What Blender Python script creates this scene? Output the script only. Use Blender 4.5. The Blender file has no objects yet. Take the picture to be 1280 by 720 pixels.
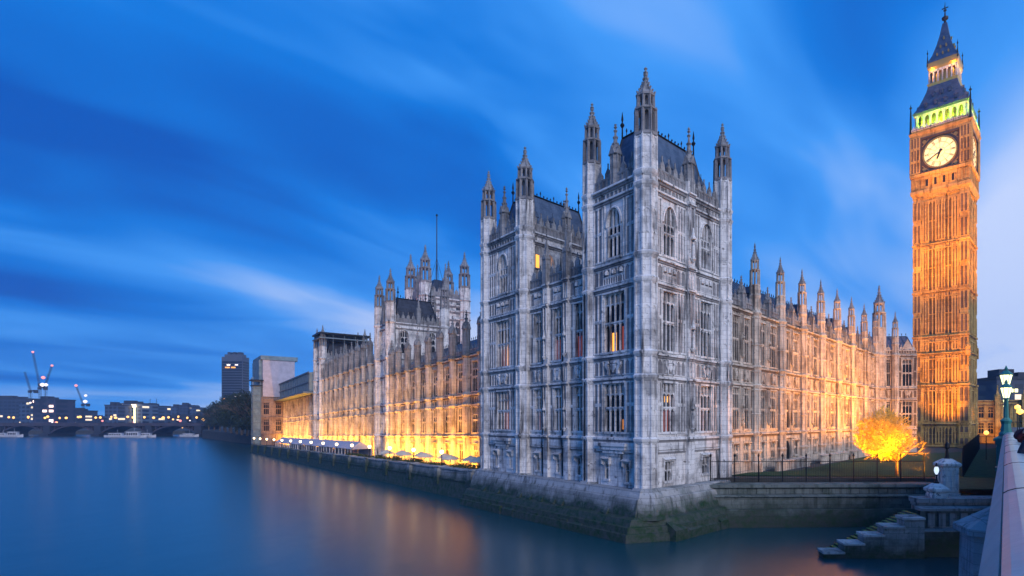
import bpy, math, random
from math import sin, cos, pi, radians as R, sqrt
from mathutils import Vector, Matrix
random.seed(7)
sc = bpy.context.scene
COL = sc.collection

# ------------------------------------------------------------------ camera
EYE = 11.0                      # eye height above the river
FP, CX, CY = 720.0, 760.0, 526.0
cam = bpy.data.objects.new('camera', bpy.data.cameras.new('camera'))
COL.objects.link(cam)
cam.location = (0, 0, EYE); cam.rotation_euler = (R(90), 0, 0)
cam.data.sensor_width = 36; cam.data.lens = 36*FP/1280
cam.data.shift_x = (640-CX)/1280
cam.data.shift_y = (CY-360)/1280
cam.data.clip_start = 0.05; cam.data.clip_end = 20000
sc.camera = cam

def at(px, d, z=0.0):           # a point on the bearing of column px, d metres ahead
    return Vector(((px-CX)/FP*d, d, z))

# ------------------------------------------------------------------ world, dusk sky with wind-drawn cloud
world = bpy.data.worlds.new('World'); sc.world = world; world.use_nodes = True
wt = world.node_tree; wn = wt.nodes; wl = wt.links; wn.clear()
def N(t, kind, **kw):
    n = t.nodes.new(kind)
    for k, v in kw.items():
        if k in n.inputs.keys(): n.inputs[k].default_value = v
        else: setattr(n, k, v)
    return n
def M_(t, op, a, b=None, c=None, clamp=False):
    n = t.nodes.new('ShaderNodeMath'); n.operation = op; n.use_clamp = clamp
    for i, v in enumerate((a, b, c)):
        if v is None: continue
        if isinstance(v, (int, float)): n.inputs[i].default_value = v
        else: t.links.new(v, n.inputs[i])
    return n.outputs[0]
def ramp(t, fac, stops, interp='LINEAR'):
    n = t.nodes.new('ShaderNodeValToRGB'); cr = n.color_ramp; cr.interpolation = interp
    while len(cr.elements) < len(stops): cr.elements.new(0.5)
    for e, (p, c) in zip(cr.elements, stops):
        e.position = p; e.color = (c[0], c[1], c[2], 1) if not isinstance(c, (int, float)) else (c, c, c, 1)
    t.links.new(fac, n.inputs[0]); return n.outputs[0]
def mixc(t, fac, a, b, mode='MIX'):
    n = t.nodes.new('ShaderNodeMix'); n.data_type = 'RGBA'; n.blend_type = mode
    for s, v in ((n.inputs[0], fac), (n.inputs[6], a), (n.inputs[7], b)):
        if isinstance(v, (int, float)): s.default_value = v
        elif isinstance(v, tuple): s.default_value = (v[0], v[1], v[2], 1)
        else: t.links.new(v, s)
    return n.outputs[2]
tc = N(wt, 'ShaderNodeTexCoord')
sep = N(wt, 'ShaderNodeSeparateXYZ'); wl.new(tc.outputs['Generated'], sep.inputs[0])
X, Y, Z = sep.outputs
zz = M_(wt, 'ADD', M_(wt, 'MAXIMUM', Z, 0.0), 0.20)
px_, py_ = M_(wt, 'DIVIDE', X, zz), M_(wt, 'DIVIDE', Y, zz)
AX, AY = 0.67, 0.742
along = M_(wt, 'ADD', M_(wt, 'MULTIPLY', px_, AX), M_(wt, 'MULTIPLY', py_, AY))
across = M_(wt, 'SUBTRACT', M_(wt, 'MULTIPLY', px_, AY), M_(wt, 'MULTIPLY', py_, AX))
def cloud(sa, sc_, off, det, rough, dist=0.6):
    c = N(wt, 'ShaderNodeCombineXYZ'); wl.new(M_(wt, 'MULTIPLY', along, sa), c.inputs[0]); wl.new(M_(wt, 'MULTIPLY', across, sc_), c.inputs[1]); c.inputs[2].default_value = off
    n = N(wt, 'ShaderNodeTexNoise', Scale=1.0, Detail=det, Roughness=rough, Distortion=dist); wl.new(c.outputs[0], n.inputs['Vector'])
    return n.outputs['Fac']
c1 = cloud(0.42, 0.80, 6.6, 2.0, 0.40)
c2 = cloud(0.9, 2.0, 11.2, 3.0, 0.45, 0.9)
c3 = cloud(1.3, 5.0, 1.7, 3.0, 0.5, 0.5)
cl = M_(wt, 'ADD', M_(wt, 'ADD', M_(wt, 'MULTIPLY', c1, 0.76), M_(wt, 'MULTIPLY', c2, 0.32)), M_(wt, 'MULTIPLY_ADD', c3, 0.04, -0.06))
# the west (right) keeps more of the afterglow, and the sky pales towards the horizon
side = M_(wt, 'MULTIPLY', M_(wt, 'ADD', X, 0.12), 0.23)
low = M_(wt, 'MULTIPLY', M_(wt, 'POWER', M_(wt, 'SUBTRACT', 1.0, M_(wt, 'MAXIMUM', Z, 0.0), clamp=True), 5.0), 0.20)
v = M_(wt, 'ADD', M_(wt, 'ADD', cl, side), low)
skyc = ramp(wt, v, [(0.38, (0.001, 0.085, 0.44)), (0.47, (0.003, 0.165, 0.64)), (0.55, (0.045, 0.28, 0.82)), (0.62, (0.20, 0.41, 0.86)), (0.71, (0.50, 0.61, 0.89))])
bg = N(wt, 'ShaderNodeBackground', Strength=1.18); wl.new(skyc, bg.inputs[0])
wo = N(wt, 'ShaderNodeOutputWorld'); wl.new(bg.outputs[0], wo.inputs[0])

# ------------------------------------------------------------------ the last daylight, soft, from behind the camera
sun = bpy.data.objects.new('sun', bpy.data.lights.new('sun', 'SUN')); COL.objects.link(sun)
sun.data.energy = 1.65; sun.data.angle = R(24); sun.data.color = (1.0, 0.90, 0.94)
sd = Vector((-0.34, 0.80, -0.40)); sun.rotation_euler = sd.to_track_quat('-Z', 'Y').to_euler()

sc.view_settings.view_transform = 'Standard'; sc.view_settings.look = 'None'
sc.view_settings.exposure = 0.0; sc.view_settings.gamma = 1.0; sc.view_settings.use_curve_mapping = False
sc.render.engine = 'CYCLES'
sc.cycles.max_bounces = 4; sc.cycles.diffuse_bounces = 2; sc.cycles.glossy_bounces = 2; sc.cycles.transmission_bounces = 2
sc.cycles.use_denoising = True; sc.cycles.sample_clamp_indirect = 3.0; sc.cycles.caustics_reflective = False; sc.cycles.caustics_refractive = False
try: sc.cycles.use_light_tree = True
except Exception: pass

# ------------------------------------------------------------------ materials
MAT = {}
def mat(name, col=(.5,.5,.5), rough=.8, metal=0, emit=None, es=0, spec=0.5):
    m = bpy.data.materials.new(name); m.use_nodes = True; b = m.node_tree.nodes['Principled BSDF']
    b.inputs['Base Color'].default_value = (*col, 1); b.inputs['Roughness'].default_value = rough; b.inputs['Metallic'].default_value = metal
    b.inputs['Specular IOR Level'].default_value = spec
    if emit: b.inputs['Emission Color'].default_value = (*emit, 1); b.inputs['Emission Strength'].default_value = es
    MAT[name] = m; return m
def noisy(name, ca, cb, scale=2.0, rough=.85, bump=.3, bscale=8, metal=0, stretch=(1,1,1), lo=.35, hi=.65, spec=.3):
    m = mat(name, ca, rough, metal, spec=spec); t = m.node_tree; b = t.nodes['Principled BSDF']
    g = N(t, 'ShaderNodeNewGeometry'); mp = N(t, 'ShaderNodeMapping'); mp.inputs['Scale'].default_value = stretch
    t.links.new(g.outputs['Position'], mp.inputs[0])
    n = N(t, 'ShaderNodeTexNoise', Scale=scale, Detail=5.0, Roughness=.6); t.links.new(mp.outputs[0], n.inputs['Vector'])
    t.links.new(ramp(t, n.outputs['Fac'], [(lo, ca), (hi, cb)]), b.inputs['Base Color'])
    n2 = N(t, 'ShaderNodeTexNoise', Scale=bscale, Detail=3.0); t.links.new(g.outputs['Position'], n2.inputs['Vector'])
    bp = N(t, 'ShaderNodeBump', Strength=bump, Distance=.05); t.links.new(n2.outputs['Fac'], bp.inputs['Height']); t.links.new(bp.outputs[0], b.inputs['Normal'])
    return m
def stone(name, light, mid, dark, soot=.5, block=(.9,.38), jx=(.75,.66), tide=None, bmix=.62):
    """weathered ashlar: blotchy tone, soot runs, block joints, grain"""
    m = mat(name, mid, .88, spec=.25); t = m.node_tree; b = t.nodes['Principled BSDF']; L = t.links
    g = N(t, 'ShaderNodeNewGeometry'); P = g.outputs['Position']
    sp = N(t, 'ShaderNodeSeparateXYZ'); L.new(P, sp.inputs[0])
    n1 = N(t, 'ShaderNodeTexNoise', Scale=.35, Detail=6.0, Roughness=.65); L.new(P, n1.inputs['Vector'])
    base = ramp(t, n1.outputs['Fac'], [(.36, mid), (.52, light)])
    mp = N(t, 'ShaderNodeMapping'); mp.inputs['Scale'].default_value = (1.6, 1.6, .16); L.new(P, mp.inputs[0])
    n2 = N(t, 'ShaderNodeTexNoise', Scale=1.0, Detail=5.0, Roughness=.62); L.new(mp.outputs[0], n2.inputs['Vector'])
    run = ramp(t, n2.outputs['Fac'], [(.52, 0.0), (.68, 1.0)])
    n3 = N(t, 'ShaderNodeTexNoise', Scale=1.7, Detail=4.0, Roughness=.7); L.new(P, n3.inputs['Vector'])
    spot = ramp(t, n3.outputs['Fac'], [(.60, 0.0), (.72, 1.0)])
    f = M_(t, 'MULTIPLY', M_(t, 'MAXIMUM', run, spot), soot)
    c = mixc(t, f, base, dark)
    u = M_(t, 'ADD', M_(t, 'MULTIPLY', sp.outputs[0], jx[0]), M_(t, 'MULTIPLY', sp.outputs[1], jx[1]))
    cb = N(t, 'ShaderNodeCombineXYZ'); L.new(u, cb.inputs[0]); L.new(sp.outputs[2], cb.inputs[1])
    br = N(t, 'ShaderNodeTexBrick'); br.inputs['Scale'].default_value = 1.0; br.inputs['Brick Width'].default_value = block[0]; br.inputs['Row Height'].default_value = block[1]
    br.inputs['Mortar Size'].default_value = .018; br.inputs['Bias'].default_value = 0.0
    br.inputs['Color1'].default_value = (.78,.78,.78,1); br.inputs['Color2'].default_value = (1.05,1.05,1.05,1); br.inputs['Mortar'].default_value = (.5,.5,.5,1)
    L.new(cb.outputs[0], br.inputs['Vector'])
    c = mixc(t, bmix, c, br.outputs['Color'], 'MULTIPLY')
    if tide is not None:
        zt, wet, weed = tide
        nz = N(t, 'ShaderNodeTexNoise', Scale=.5, Detail=5.0, Roughness=.65); L.new(P, nz.inputs['Vector'])
        h = M_(t, 'ADD', sp.outputs[2], M_(t, 'MULTIPLY', M_(t, 'SUBTRACT', nz.outputs['Fac'], .5), 3.2))
        k = M_(t, 'DIVIDE', M_(t, 'SUBTRACT', h, zt), -1.6, clamp=True)
        wn_ = ramp(t, n3.outputs['Fac'], [(.35, weed), (.62, wet)])
        c = mixc(t, k, c, wn_)
        L.new(M_(t, 'MULTIPLY_ADD', k, -.28, .88), b.inputs['Roughness'])
    L.new(c, b.inputs['Base Color'])
    n4 = N(t, 'ShaderNodeTexNoise', Scale=6.0, Detail=5.0, Roughness=.7); L.new(P, n4.inputs['Vector'])
    hh = M_(t, 'ADD', n4.outputs['Fac'], M_(t, 'MULTIPLY', br.outputs['Fac'], -.5))
    bp = N(t, 'ShaderNodeBump', Strength=.55, Distance=.08); L.new(hh, bp.inputs['Height']); L.new(bp.outputs[0], b.inputs['Normal'])
    return m
stone('limestone', (.80,.78,.75), (.40,.39,.38), (.05,.05,.055), .97, (1.1,.5))
stone('limestone_soot_shade', (.30,.29,.29), (.17,.165,.17), (.04,.04,.045), .8, (1.1,.5))  # dark limestone: sooty tops, and shade painted into recesses and undersides
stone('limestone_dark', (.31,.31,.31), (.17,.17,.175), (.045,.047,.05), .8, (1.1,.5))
stone('anston_stone', (.60,.41,.14), (.38,.24,.075), (.10,.055,.02), .80, (1.1,.5))
stone('range_stone', (.66,.57,.46), (.41,.34,.27), (.08,.06,.05), .9, (1.1,.5))
stone('anston_soot_shade', (.20,.15,.11), (.12,.09,.07), (.04,.03,.025), .7, (1.1,.5))  # dark honey stone: soot and painted shade for recesses and undersides
stone('quay_stone', (.42,.43,.43), (.26,.28,.28), (.05,.055,.05), .8, (1.4,.55), (.75,.66), tide=(4.1, (.060,.072,.066), (.010,.045,.014)), bmix=.95)
stone('mossy_stone', (.16,.19,.18), (.07,.10,.085), (.03,.045,.03), .8, (1.4,.55), (1.0,.1), tide=(2.8, (.028,.036,.032), (.006,.034,.010)), bmix=.95)
stone('step_body', (.34,.35,.34), (.16,.18,.17), (.04,.06,.04), .85, (1.2,.5), (1.0,.1), tide=(1.9, (.05,.06,.05), (.010,.04,.014)), bmix=.95)
stone('step_stone', (.46,.47,.46), (.26,.28,.27), (.05,.07,.05), .8, (1.4,.55), (1.0,.1))
stone('pier_granite', (.36,.37,.38), (.22,.23,.24), (.05,.055,.05), .7, (1.2,.5), (1.0,.2), tide=(2.6, (.025,.03,.028), (.012,.026,.012)))
def slate(name, a, bcol):
    m = noisy(name, a, bcol, 1.2, .42, .25, 9, .35, (1,1,1), spec=.5); t = m.node_tree; b = t.nodes['Principled BSDF']
    g = N(t, 'ShaderNodeNewGeometry'); sp = N(t, 'ShaderNodeSeparateXYZ'); t.links.new(g.outputs['Position'], sp.inputs[0])
    u = M_(t, 'ADD', M_(t, 'MULTIPLY', sp.outputs[0], .75), M_(t, 'MULTIPLY', sp.outputs[1], .66))
    cb = N(t, 'ShaderNodeCombineXYZ'); t.links.new(u, cb.inputs[0]); t.links.new(sp.outputs[2], cb.inputs[1])
    br = N(t, 'ShaderNodeTexBrick'); br.inputs['Scale'].default_value = 1.0; br.inputs['Brick Width'].default_value = .9; br.inputs['Row Height'].default_value = .7; br.inputs['Mortar Size'].default_value = .04
    t.links.new(cb.outputs[0], br.inputs['Vector'])
    bp = N(t, 'ShaderNodeBump', Strength=.7, Distance=.06); t.links.new(M_(t, 'SUBTRACT', 1.0, br.outputs['Fac']), bp.inputs['Height']); t.links.new(bp.outputs[0], b.inputs['Normal'])
    return m
slate('iron_roof', (.045,.075,.13), (.10,.14,.21))
slate('iron_roof_dark', (.015,.02,.035), (.04,.05,.075))
mat('iron', (.012,.014,.018), .45, .6); mat('gilt', (.75,.48,.12), .35, .8)
noisy('green_paint', (.03,.16,.15), (.05,.22,.19), 3, .38, .12, 20)
noisy('rail_paint', (.24,.33,.36), (.34,.42,.44), 1.5, .30, .08, 14, .0)
noisy('rail_side', (.32,.36,.36), (.40,.43,.42), 2.5, .55, .2, 20)
m = mat('window_glass', (.003,.006,.014), .10, 0, spec=.25)
t = m.node_tree; g = N(t, 'ShaderNodeNewGeometry'); n = N(t, 'ShaderNodeTexNoise', Scale=1.6, Detail=2.0); t.links.new(g.outputs['Position'], n.inputs['Vector'])
bp = N(t, 'ShaderNodeBump', Strength=.35, Distance=.05); t.links.new(n.outputs['Fac'], bp.inputs['Height']); t.links.new(bp.outputs[0], t.nodes['Principled BSDF'].inputs['Normal'])
mat('glass_lamplit', (.02,.015,.01), .2, 0, (1.0,.40,.06), 2.0); mat('glass_curtain', (.09,.035,.03), .3, 0, (1.0,.16,.06), .22)
mat('glass_warm', (.02,.015,.01), .2, 0, (1.0,.36,.09), .45)
mat('lamp_glow', (.9,.8,.6), .5, 0, (1.0,.72,.36), 5); mat('lamp_white', (.5,.6,.7), .5, 0, (.75,.90,1.0), 1.0)
mat('lantern_glow', (.9,.9,.6), .5, 0, (.98,.93,.42), 2.4)
mat('far_glow', (.9,.7,.3), .5, 0, (1.0,.45,.07), 2.6); mat('far_white', (.9,.9,.9), .5, 0, (1.0,.80,.66), 1.5); mat('far_red', (.9,.3,.2), .5, 0, (1.0,.28,.25), 1.6)
mat('dial_glass', (.8,.75,.5), .4, 0, (1.0,.80,.27), .85)
mat('dial_black', (.015,.014,.012), .5); mat('dial_iron', (.07,.06,.05), .5)
noisy('lawn', (.012,.045,.02), (.03,.085,.03), 1.2, .95, .6, 14)
noisy('earth', (.05,.055,.05), (.08,.08,.075), .4, .95, .5, 6)
noisy('paving', (.10,.10,.10), (.18,.175,.17), .8, .8, .2, 9)
noisy('asphalt', (.04,.042,.045), (.06,.06,.062), 3, .85, .3, 20)
noisy('far_concrete', (.07,.085,.11), (.11,.125,.15), .05, .8, .05, 1)
noisy('far_concrete_pale', (.14,.17,.21), (.20,.23,.27), .05, .8, .05, 1)
noisy('far_concrete_dark', (.03,.035,.05), (.05,.06,.08), .05, .8, .05, 1)
noisy('sheeting', (.38,.36,.42), (.50,.47,.54), .5, .7, .5, .9)
mat('scaffold', (.16,.20,.22), .5, .5); stone('end_stone', (.36,.26,.20), (.22,.15,.12), (.07,.05,.04), .8, (1.1,.5))
noisy('scaffold_net', (.12,.18,.20), (.24,.32,.35), .6, .7, .3, 2)
noisy('tent_canvas', (.44,.40,.43), (.54,.49,.52), .8, .6, .2, 2)
noisy('parasol_canvas', (.62,.55,.40), (.75,.66,.48), 1, .7, .2, 3)
noisy('bark', (.10,.07,.045), (.20,.14,.09), 4, .9, .5, 12)
noisy('leaf_gold', (.70,.40,.05), (.90,.60,.12), 1.8, .7, 0, 3)
noisy('leaf_dark', (.020,.032,.022), (.045,.065,.035), .6, .8, 0, 3)
noisy('hedge_leaf', (.05,.07,.02), (.10,.11,.03), 1.5, .8, 0, 3)
noisy('bridge_paint', (.05,.045,.06), (.09,.075,.09), .3, .6, .1, 2)
noisy('cloth_navy', (.008,.012,.028), (.016,.022,.045), 8, .85, .3, 40)
noisy('cloth_maroon', (.06,.012,.018), (.10,.02,.03), 8, .85, .3, 40); noisy('cloth_grey', (.18,.22,.32), (.26,.3,.4), 8, .85, .3, 40)
noisy('skin', (.46,.27,.20), (.55,.34,.25), 6, .55, .05, 30); mat('hair', (.02,.014,.01), .6)
noisy('boat_white', (.5,.5,.55), (.7,.7,.72), 1, .4, .05, 3); mat('boat_blue', (.03,.08,.2), .4)
# river: a long exposure has ironed out the ripples
m = mat('river_water', (.001,.055,.072), .25, 0, spec=.9); t = m.node_tree; b = t.nodes['Principled BSDF']; b.inputs['IOR'].default_value = 1.7
g = N(t, 'ShaderNodeNewGeometry'); mp = N(t, 'ShaderNodeMapping'); mp.inputs['Scale'].default_value = (.5,.18,1); t.links.new(g.outputs['Position'], mp.inputs[0])
n = N(t, 'ShaderNodeTexNoise', Scale=.5, Detail=4.0, Roughness=.55); t.links.new(mp.outputs[0], n.inputs['Vector'])
bp = N(t, 'ShaderNodeBump', Strength=.10, Distance=.5); t.links.new(n.outputs['Fac'], bp.inputs['Height']); t.links.new(bp.outputs[0], b.inputs['Normal'])

# ------------------------------------------------------------------ helpers
class Frame:
    """u runs along a wall, n out of it, z up (metres above the river); drift = slope of the wall's courses"""
    def __init__(s, O, U, drift=0.0):
        s.O = Vector((O[0], O[1], 0)); U = Vector((U[0], U[1], 0)).normalized(); s.U = U; s.N = Vector((U.y, -U.x, 0)); s.drift = drift
    def W(s, u, n, z): return s.O + s.U*u + s.N*n + Vector((0, 0, z + s.drift*u))
    def rot(s): return math.atan2(s.U.y, s.U.x)
ID = Frame((0,0), (1,0))
ID.W = lambda u, n, z: Vector((u, -n, z))
SOOT_SHADE = {'range_stone':'anston_soot_shade','limestone':'limestone_soot_shade','anston_stone':'anston_soot_shade','limestone_dark':'limestone_soot_shade'}  # stone to its dark twin, whose colour holds shade as well as soot
class MB:
    def __init__(s, F=None): s.v = []; s.f = []; s.F = F; s.sm = set(); s.dk = set(); s.dark = False
    def p(s, u, n, z):
        return s.F.W(u, n, z) if s.F else Vector((u, n, z))
    def add(s, pts, faces, smooth=False):
        k = len(s.v); s.v += [tuple(s.p(*q)) for q in pts]
        if smooth: s.sm.update(range(len(s.f), len(s.f)+len(faces)))
        if s.dark: s.dk.update(range(len(s.f), len(s.f)+len(faces)))
        s.f += [tuple(i+k for i in fc) for fc in faces]
    def box(s, u0, u1, n0, n1, z0, z1):
        s.add([(u0,n0,z0),(u1,n0,z0),(u1,n1,z0),(u0,n1,z0),(u0,n0,z1),(u1,n0,z1),(u1,n1,z1),(u0,n1,z1)],
              [(0,1,2,3),(4,5,6,7),(0,1,5,4),(1,2,6,5),(2,3,7,6),(3,0,4,7)])
    def slope(s, u0, u1, n0, n1, z0, z1, m1):
        """box whose outer (n1) top edge is lowered to height m1"""
        s.add([(u0,n0,z0),(u1,n0,z0),(u1,n1,z0),(u0,n1,z0),(u0,n0,z1),(u1,n0,z1),(u1,n1,m1),(u0,n1,m1)],
              [(0,1,2,3),(4,5,6,7),(0,1,5,4),(1,2,6,5),(2,3,7,6),(3,0,4,7)])
    def plate(s, poly, n0, n1):
        """polygon in (u,z) given thickness from n0 to n1"""
        m = len(poly); s.add([(a,n0,b) for a,b in poly]+[(a,n1,b) for a,b in poly],
              [tuple(range(m)), tuple(range(m,2*m))]+[(i,(i+1)%m,m+(i+1)%m,m+i) for i in range(m)])
    def lathe(s, cu, cn, prof, k=8, ph=None, smooth=False):
        ph = pi/k if ph is None else ph
        pts = []; fc = []
        for r, z in prof:
            for i in range(k):
                a = ph+2*pi*i/k; pts.append((cu+r*cos(a), cn+r*sin(a), z))
        for j in range(len(prof)-1):
            for i in range(k):
                fc.append((j*k+i, j*k+(i+1)%k, (j+1)*k+(i+1)%k, (j+1)*k+i))
        fc.append(tuple(range(k))); fc.append(tuple(range((len(prof)-1)*k, len(prof)*k)))
        s.add(pts, fc, smooth)
    def tube(s, a, b, r0, r1=None, k=6):
        r1 = r0 if r1 is None else r1
        a = Vector(a); b = Vector(b); d = (b-a)
        if d.length < 1e-6: return
        d.normalize(); q = Vector((0,0,1)) if abs(d.z) < .9 else Vector((1,0,0)); e = d.cross(q).normalized(); g_ = d.cross(e)
        pts = [tuple(c + (e*cos(2*pi*i/k)+g_*sin(2*pi*i/k))*r) for c, r in ((a,r0),(b,r1)) for i in range(k)]
        s.add(pts, [(i,(i+1)%k,k+(i+1)%k,k+i) for i in range(k)]+[tuple(range(k)), tuple(range(k,2*k))])
    def build(s, name, m, parent=None, loc=None, rz=0.0, **props):
        off = Vector((0,0,0))
        if parent is not None and loc is None: off = origin(parent)
        me = bpy.data.meshes.new(name); me.from_pydata([tuple(Vector(q)-off) for q in s.v], [], s.f)
        me.materials.append(MAT[m] if isinstance(m, str) else m)
        for i in s.sm: me.polygons[i].use_smooth = True
        if s.dk and m in SOOT_SHADE:
            me.materials.append(MAT[SOOT_SHADE[m]])
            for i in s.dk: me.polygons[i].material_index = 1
        me.update()
        o = bpy.data.objects.new(name, me); COL.objects.link(o)
        if loc is not None: o.location = loc; o.rotation_euler.z = rz
        if parent is not None: o.parent = parent
        for k, v in props.items(): o[k] = v
        return o
def origin(o):
    v = Vector((0,0,0))
    while o is not None: v += Vector(o.location); o = o.parent
    return v
def thing(name, label, cat, loc, group=None, rz=0.0):
    o = bpy.data.objects.new(name, None); COL.objects.link(o); o.location = loc; o.rotation_euler.z = rz
    o.empty_display_size = .5; o['label'] = label; o['category'] = cat
    if group: o['group'] = group
    return o
def tag(o, label=None, cat=None, group=None, kind=None):
    for k, v in (('label',label),('category',cat),('group',group),('kind',kind)):
        if v: o[k] = v
    return o
def copy_tree(o, parent=None, kids=None):
    """copy a thing with copies of its parts and sub-parts"""
    kids = kids or {}
    if not kids:
        for q in bpy.data.objects:
            if q.parent: kids.setdefault(q.parent.name, []).append(q)
    c = o.copy(); COL.objects.link(c); c.parent = parent
    for ch in kids.get(o.name, []): copy_tree(ch, c, kids)
    return c
def place(o, parent, loc, rz=0.0):
    """link a copy (shared mesh) of part o, with its sub-parts, under parent at world point loc"""
    c = o.copy(); COL.objects.link(c); c.parent = parent; c.location = Vector(loc)-(origin(parent) if parent else Vector((0,0,0))); c.rotation_euler.z = rz
    sub = []
    for ch in PROTO_KIDS.get(o.name, []):
        d = ch.copy(); COL.objects.link(d); d.parent = c; sub.append(d)
    return c, sub
PROTO_KIDS = {}

def ribs(mb, u0, u1, z0, z1, n, k, dep=.12, w=.09, arch=True, rail=True, back=False):
    """blind tracery: k panels between ribs standing dep proud of n, with pointed heads"""
    pw = (u1-u0)/k
    if back: mb.dark = True; mb.box(u0,u1,n-.01,n+.012,z0,z1); mb.dark = False  # dark backing plate: shade between the ribs put into the colour
    for i in range(k+1):
        c = u0+pw*i; mb.box(c-w/2, c+w/2, n, n+dep, z0, z1)
    if rail:
        mb.box(u0, u1, n, n+dep*.8, z0, z0+w); mb.box(u0, u1, n, n+dep*.8, z1-w, z1)
    if arch:
        h = min(pw*.9, (z1-z0)*.45)
        for i in range(k):
            a = u0+pw*i; b = a+pw; c = (a+b)/2
            mb.plate([(a,z1-h),(a+pw*.12,z1-h*.45),(c,z1-w*.4),(a,z1-w*.4)], n, n+dep*.6)
            mb.plate([(b,z1-h),(b-pw*.12,z1-h*.45),(c,z1-w*.4),(b,z1-w*.4)], n, n+dep*.6)
def wallgrid(mb, u0, u1, z0, z1, op, n0, n1):
    """solid wall between n0 and n1 with rectangular openings op=[(ua,ub,za,zb)]"""
    es = sorted({u0,u1}|{a for o in op for a in o[:2] if u0 < a < u1})
    for a, b in zip(es, es[1:]):
        c = (a+b)/2; cut = sorted((o[2],o[3]) for o in op if o[0] <= c <= o[1]); z = z0
        for za, zb in cut:
            if za > z: mb.box(a,b,n0,n1,z,za)
            z = max(z, zb)
        if z < z1: mb.box(a,b,n0,n1,z,z1)
def course(mb, u0, u1, n, z, h=.35, out=.28):
    """moulded string course with a weathered top"""
    mb.dark = True; mb.box(u0,u1,n,n+out*.55,z-h*1.1,z-h*.45); mb.dark = False; mb.slope(u0,u1,n,n+out,z-h*.45,z+h*.25,z)  # dark underside box: its shadow is coloured in along with soot
_win = {}
def window_proto(w, h, lights, transoms=1, arch=False, m='limestone', dep=.5):
    key = (w,h,lights,transoms,arch,m,dep); kd = dep/.5
    if key in _win: return _win[key]
    mb = MB(ID)
    fw = .13
    mb.box(-w/2, -w/2+fw, -dep*.75, .04, 0, h); mb.box(w/2-fw, w/2, -dep*.75, .04, 0, h)
    mb.box(-w/2-.1, w/2+.1, -dep*.7, .16, -.16, .06)
    lw = (w-2*fw)/lights; mw = min(.10, lw*.18)
    for i in range(1, lights):
        c = -w/2+fw+lw*i; mb.box(c-mw/2, c+mw/2, -.24*kd, -.04*kd, 0, h)
    for j in range(1, transoms+1):
        zt = h*j/(transoms+1) if not arch else h*.46*j
        mb.box(-w/2+fw, w/2-fw, -.24*kd, -.03*kd, zt-.09, zt+.09)
        for i in range(lights):
            a = -w/2+fw+lw*i; hh = lw*.5
            mb.plate([(a,zt-.09-hh),(a+lw*.5,zt-.09),(a,zt-.09)], -.24*kd, -.10*kd); mb.plate([(a+lw,zt-.09-hh),(a+lw,zt-.09),(a+lw*.5,zt-.09)], -.24*kd, -.10*kd)
    if arch:
        hs = h-w*.85; n = 6
        cl = [(-w/2, hs)]+[(-w/2+ (w/2)*(1-cos(pi/2*i/n)), hs+(h-hs)*sin(pi/2*i/n)) for i in range(1,n+1)]
        L = cl+[(-w/2,h+.02)]
        mb.plate(L, -dep*.75, .02); mb.plate([(-a,b) for a,b in L], -dep*.75, .02)
        # hood mould
        for (a0,b0),(a1,b1) in zip(cl, cl[1:]):
            for sg in (1,-1):
                k = 1.0; mb.plate([(sg*a0*1.0,b0),(sg*a1,b1),(sg*a1*1.16,b1+.16),(sg*a0*1.16,b0+.1)], 0, .2)
        hd = hs
    else:
        mb.box(-w/2-.14, w/2+.14, 0, .2, h-.02, h+.16); mb.box(-w/2-.14,-w/2-.02,0,.17,h-.5,h-.02); mb.box(w/2+.02,w/2+.14,0,.17,h-.5,h-.02)
        hd = h-lw*1.5
    # tracery head: pointed lights with a second tier above
    for i in range(lights):
        a = -w/2+fw+lw*i
        for zt, hh in ((hd, lw*.7), (h if not arch else h-.1, lw*.6)):
            if zt-hh < 0: continue
            mb.plate([(a,zt-hh),(a+lw*.15,zt-hh*.4),(a+lw*.5,zt),(a,zt+.02)], -.24*kd, -.10*kd)
            mb.plate([(a+lw,zt-hh),(a+lw,zt+.02),(a+lw*.5,zt),(a+lw*.85,zt-hh*.4)], -.24*kd, -.10*kd)
        if lights >= 2 and lw > .35: mb.box(a+lw*.5-.035, a+lw*.5+.035, -.3*kd, -.14*kd, hd, h)
    mb.box(-w/2+fw, w/2-fw, -.24*kd, -.10*kd, hd, hd+.08)
    o = mb.build('window', m); COL.objects.unlink(o)
    pm = MB(ID); pm.box(-w/2+.02, w/2-.02, -dep*.95, -dep*.8, 0.02, h-.02)
    p = pm.build('pane', 'window_glass'); COL.objects.unlink(p)
    PROTO_KIDS[o.name] = [p]
    _win[key] = o
    return o
_glass = {}
def put_window(parent, F, u, z, w, h, lights, transoms=1, arch=False, m='limestone', glass=None, n=0.0, dep=.5):
    pr = window_proto(w,h,lights,transoms,arch,m,dep); c, sub = place(pr, parent, F.W(u, n, z), F.rot()); p = sub[0]
    if glass:
        k = (p.data.name, glass)
        if k not in _glass:
            me = p.data.copy(); me.materials.clear(); me.materials.append(MAT[glass]); _glass[k] = me
        p.data = _glass[k]
    return c

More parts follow.
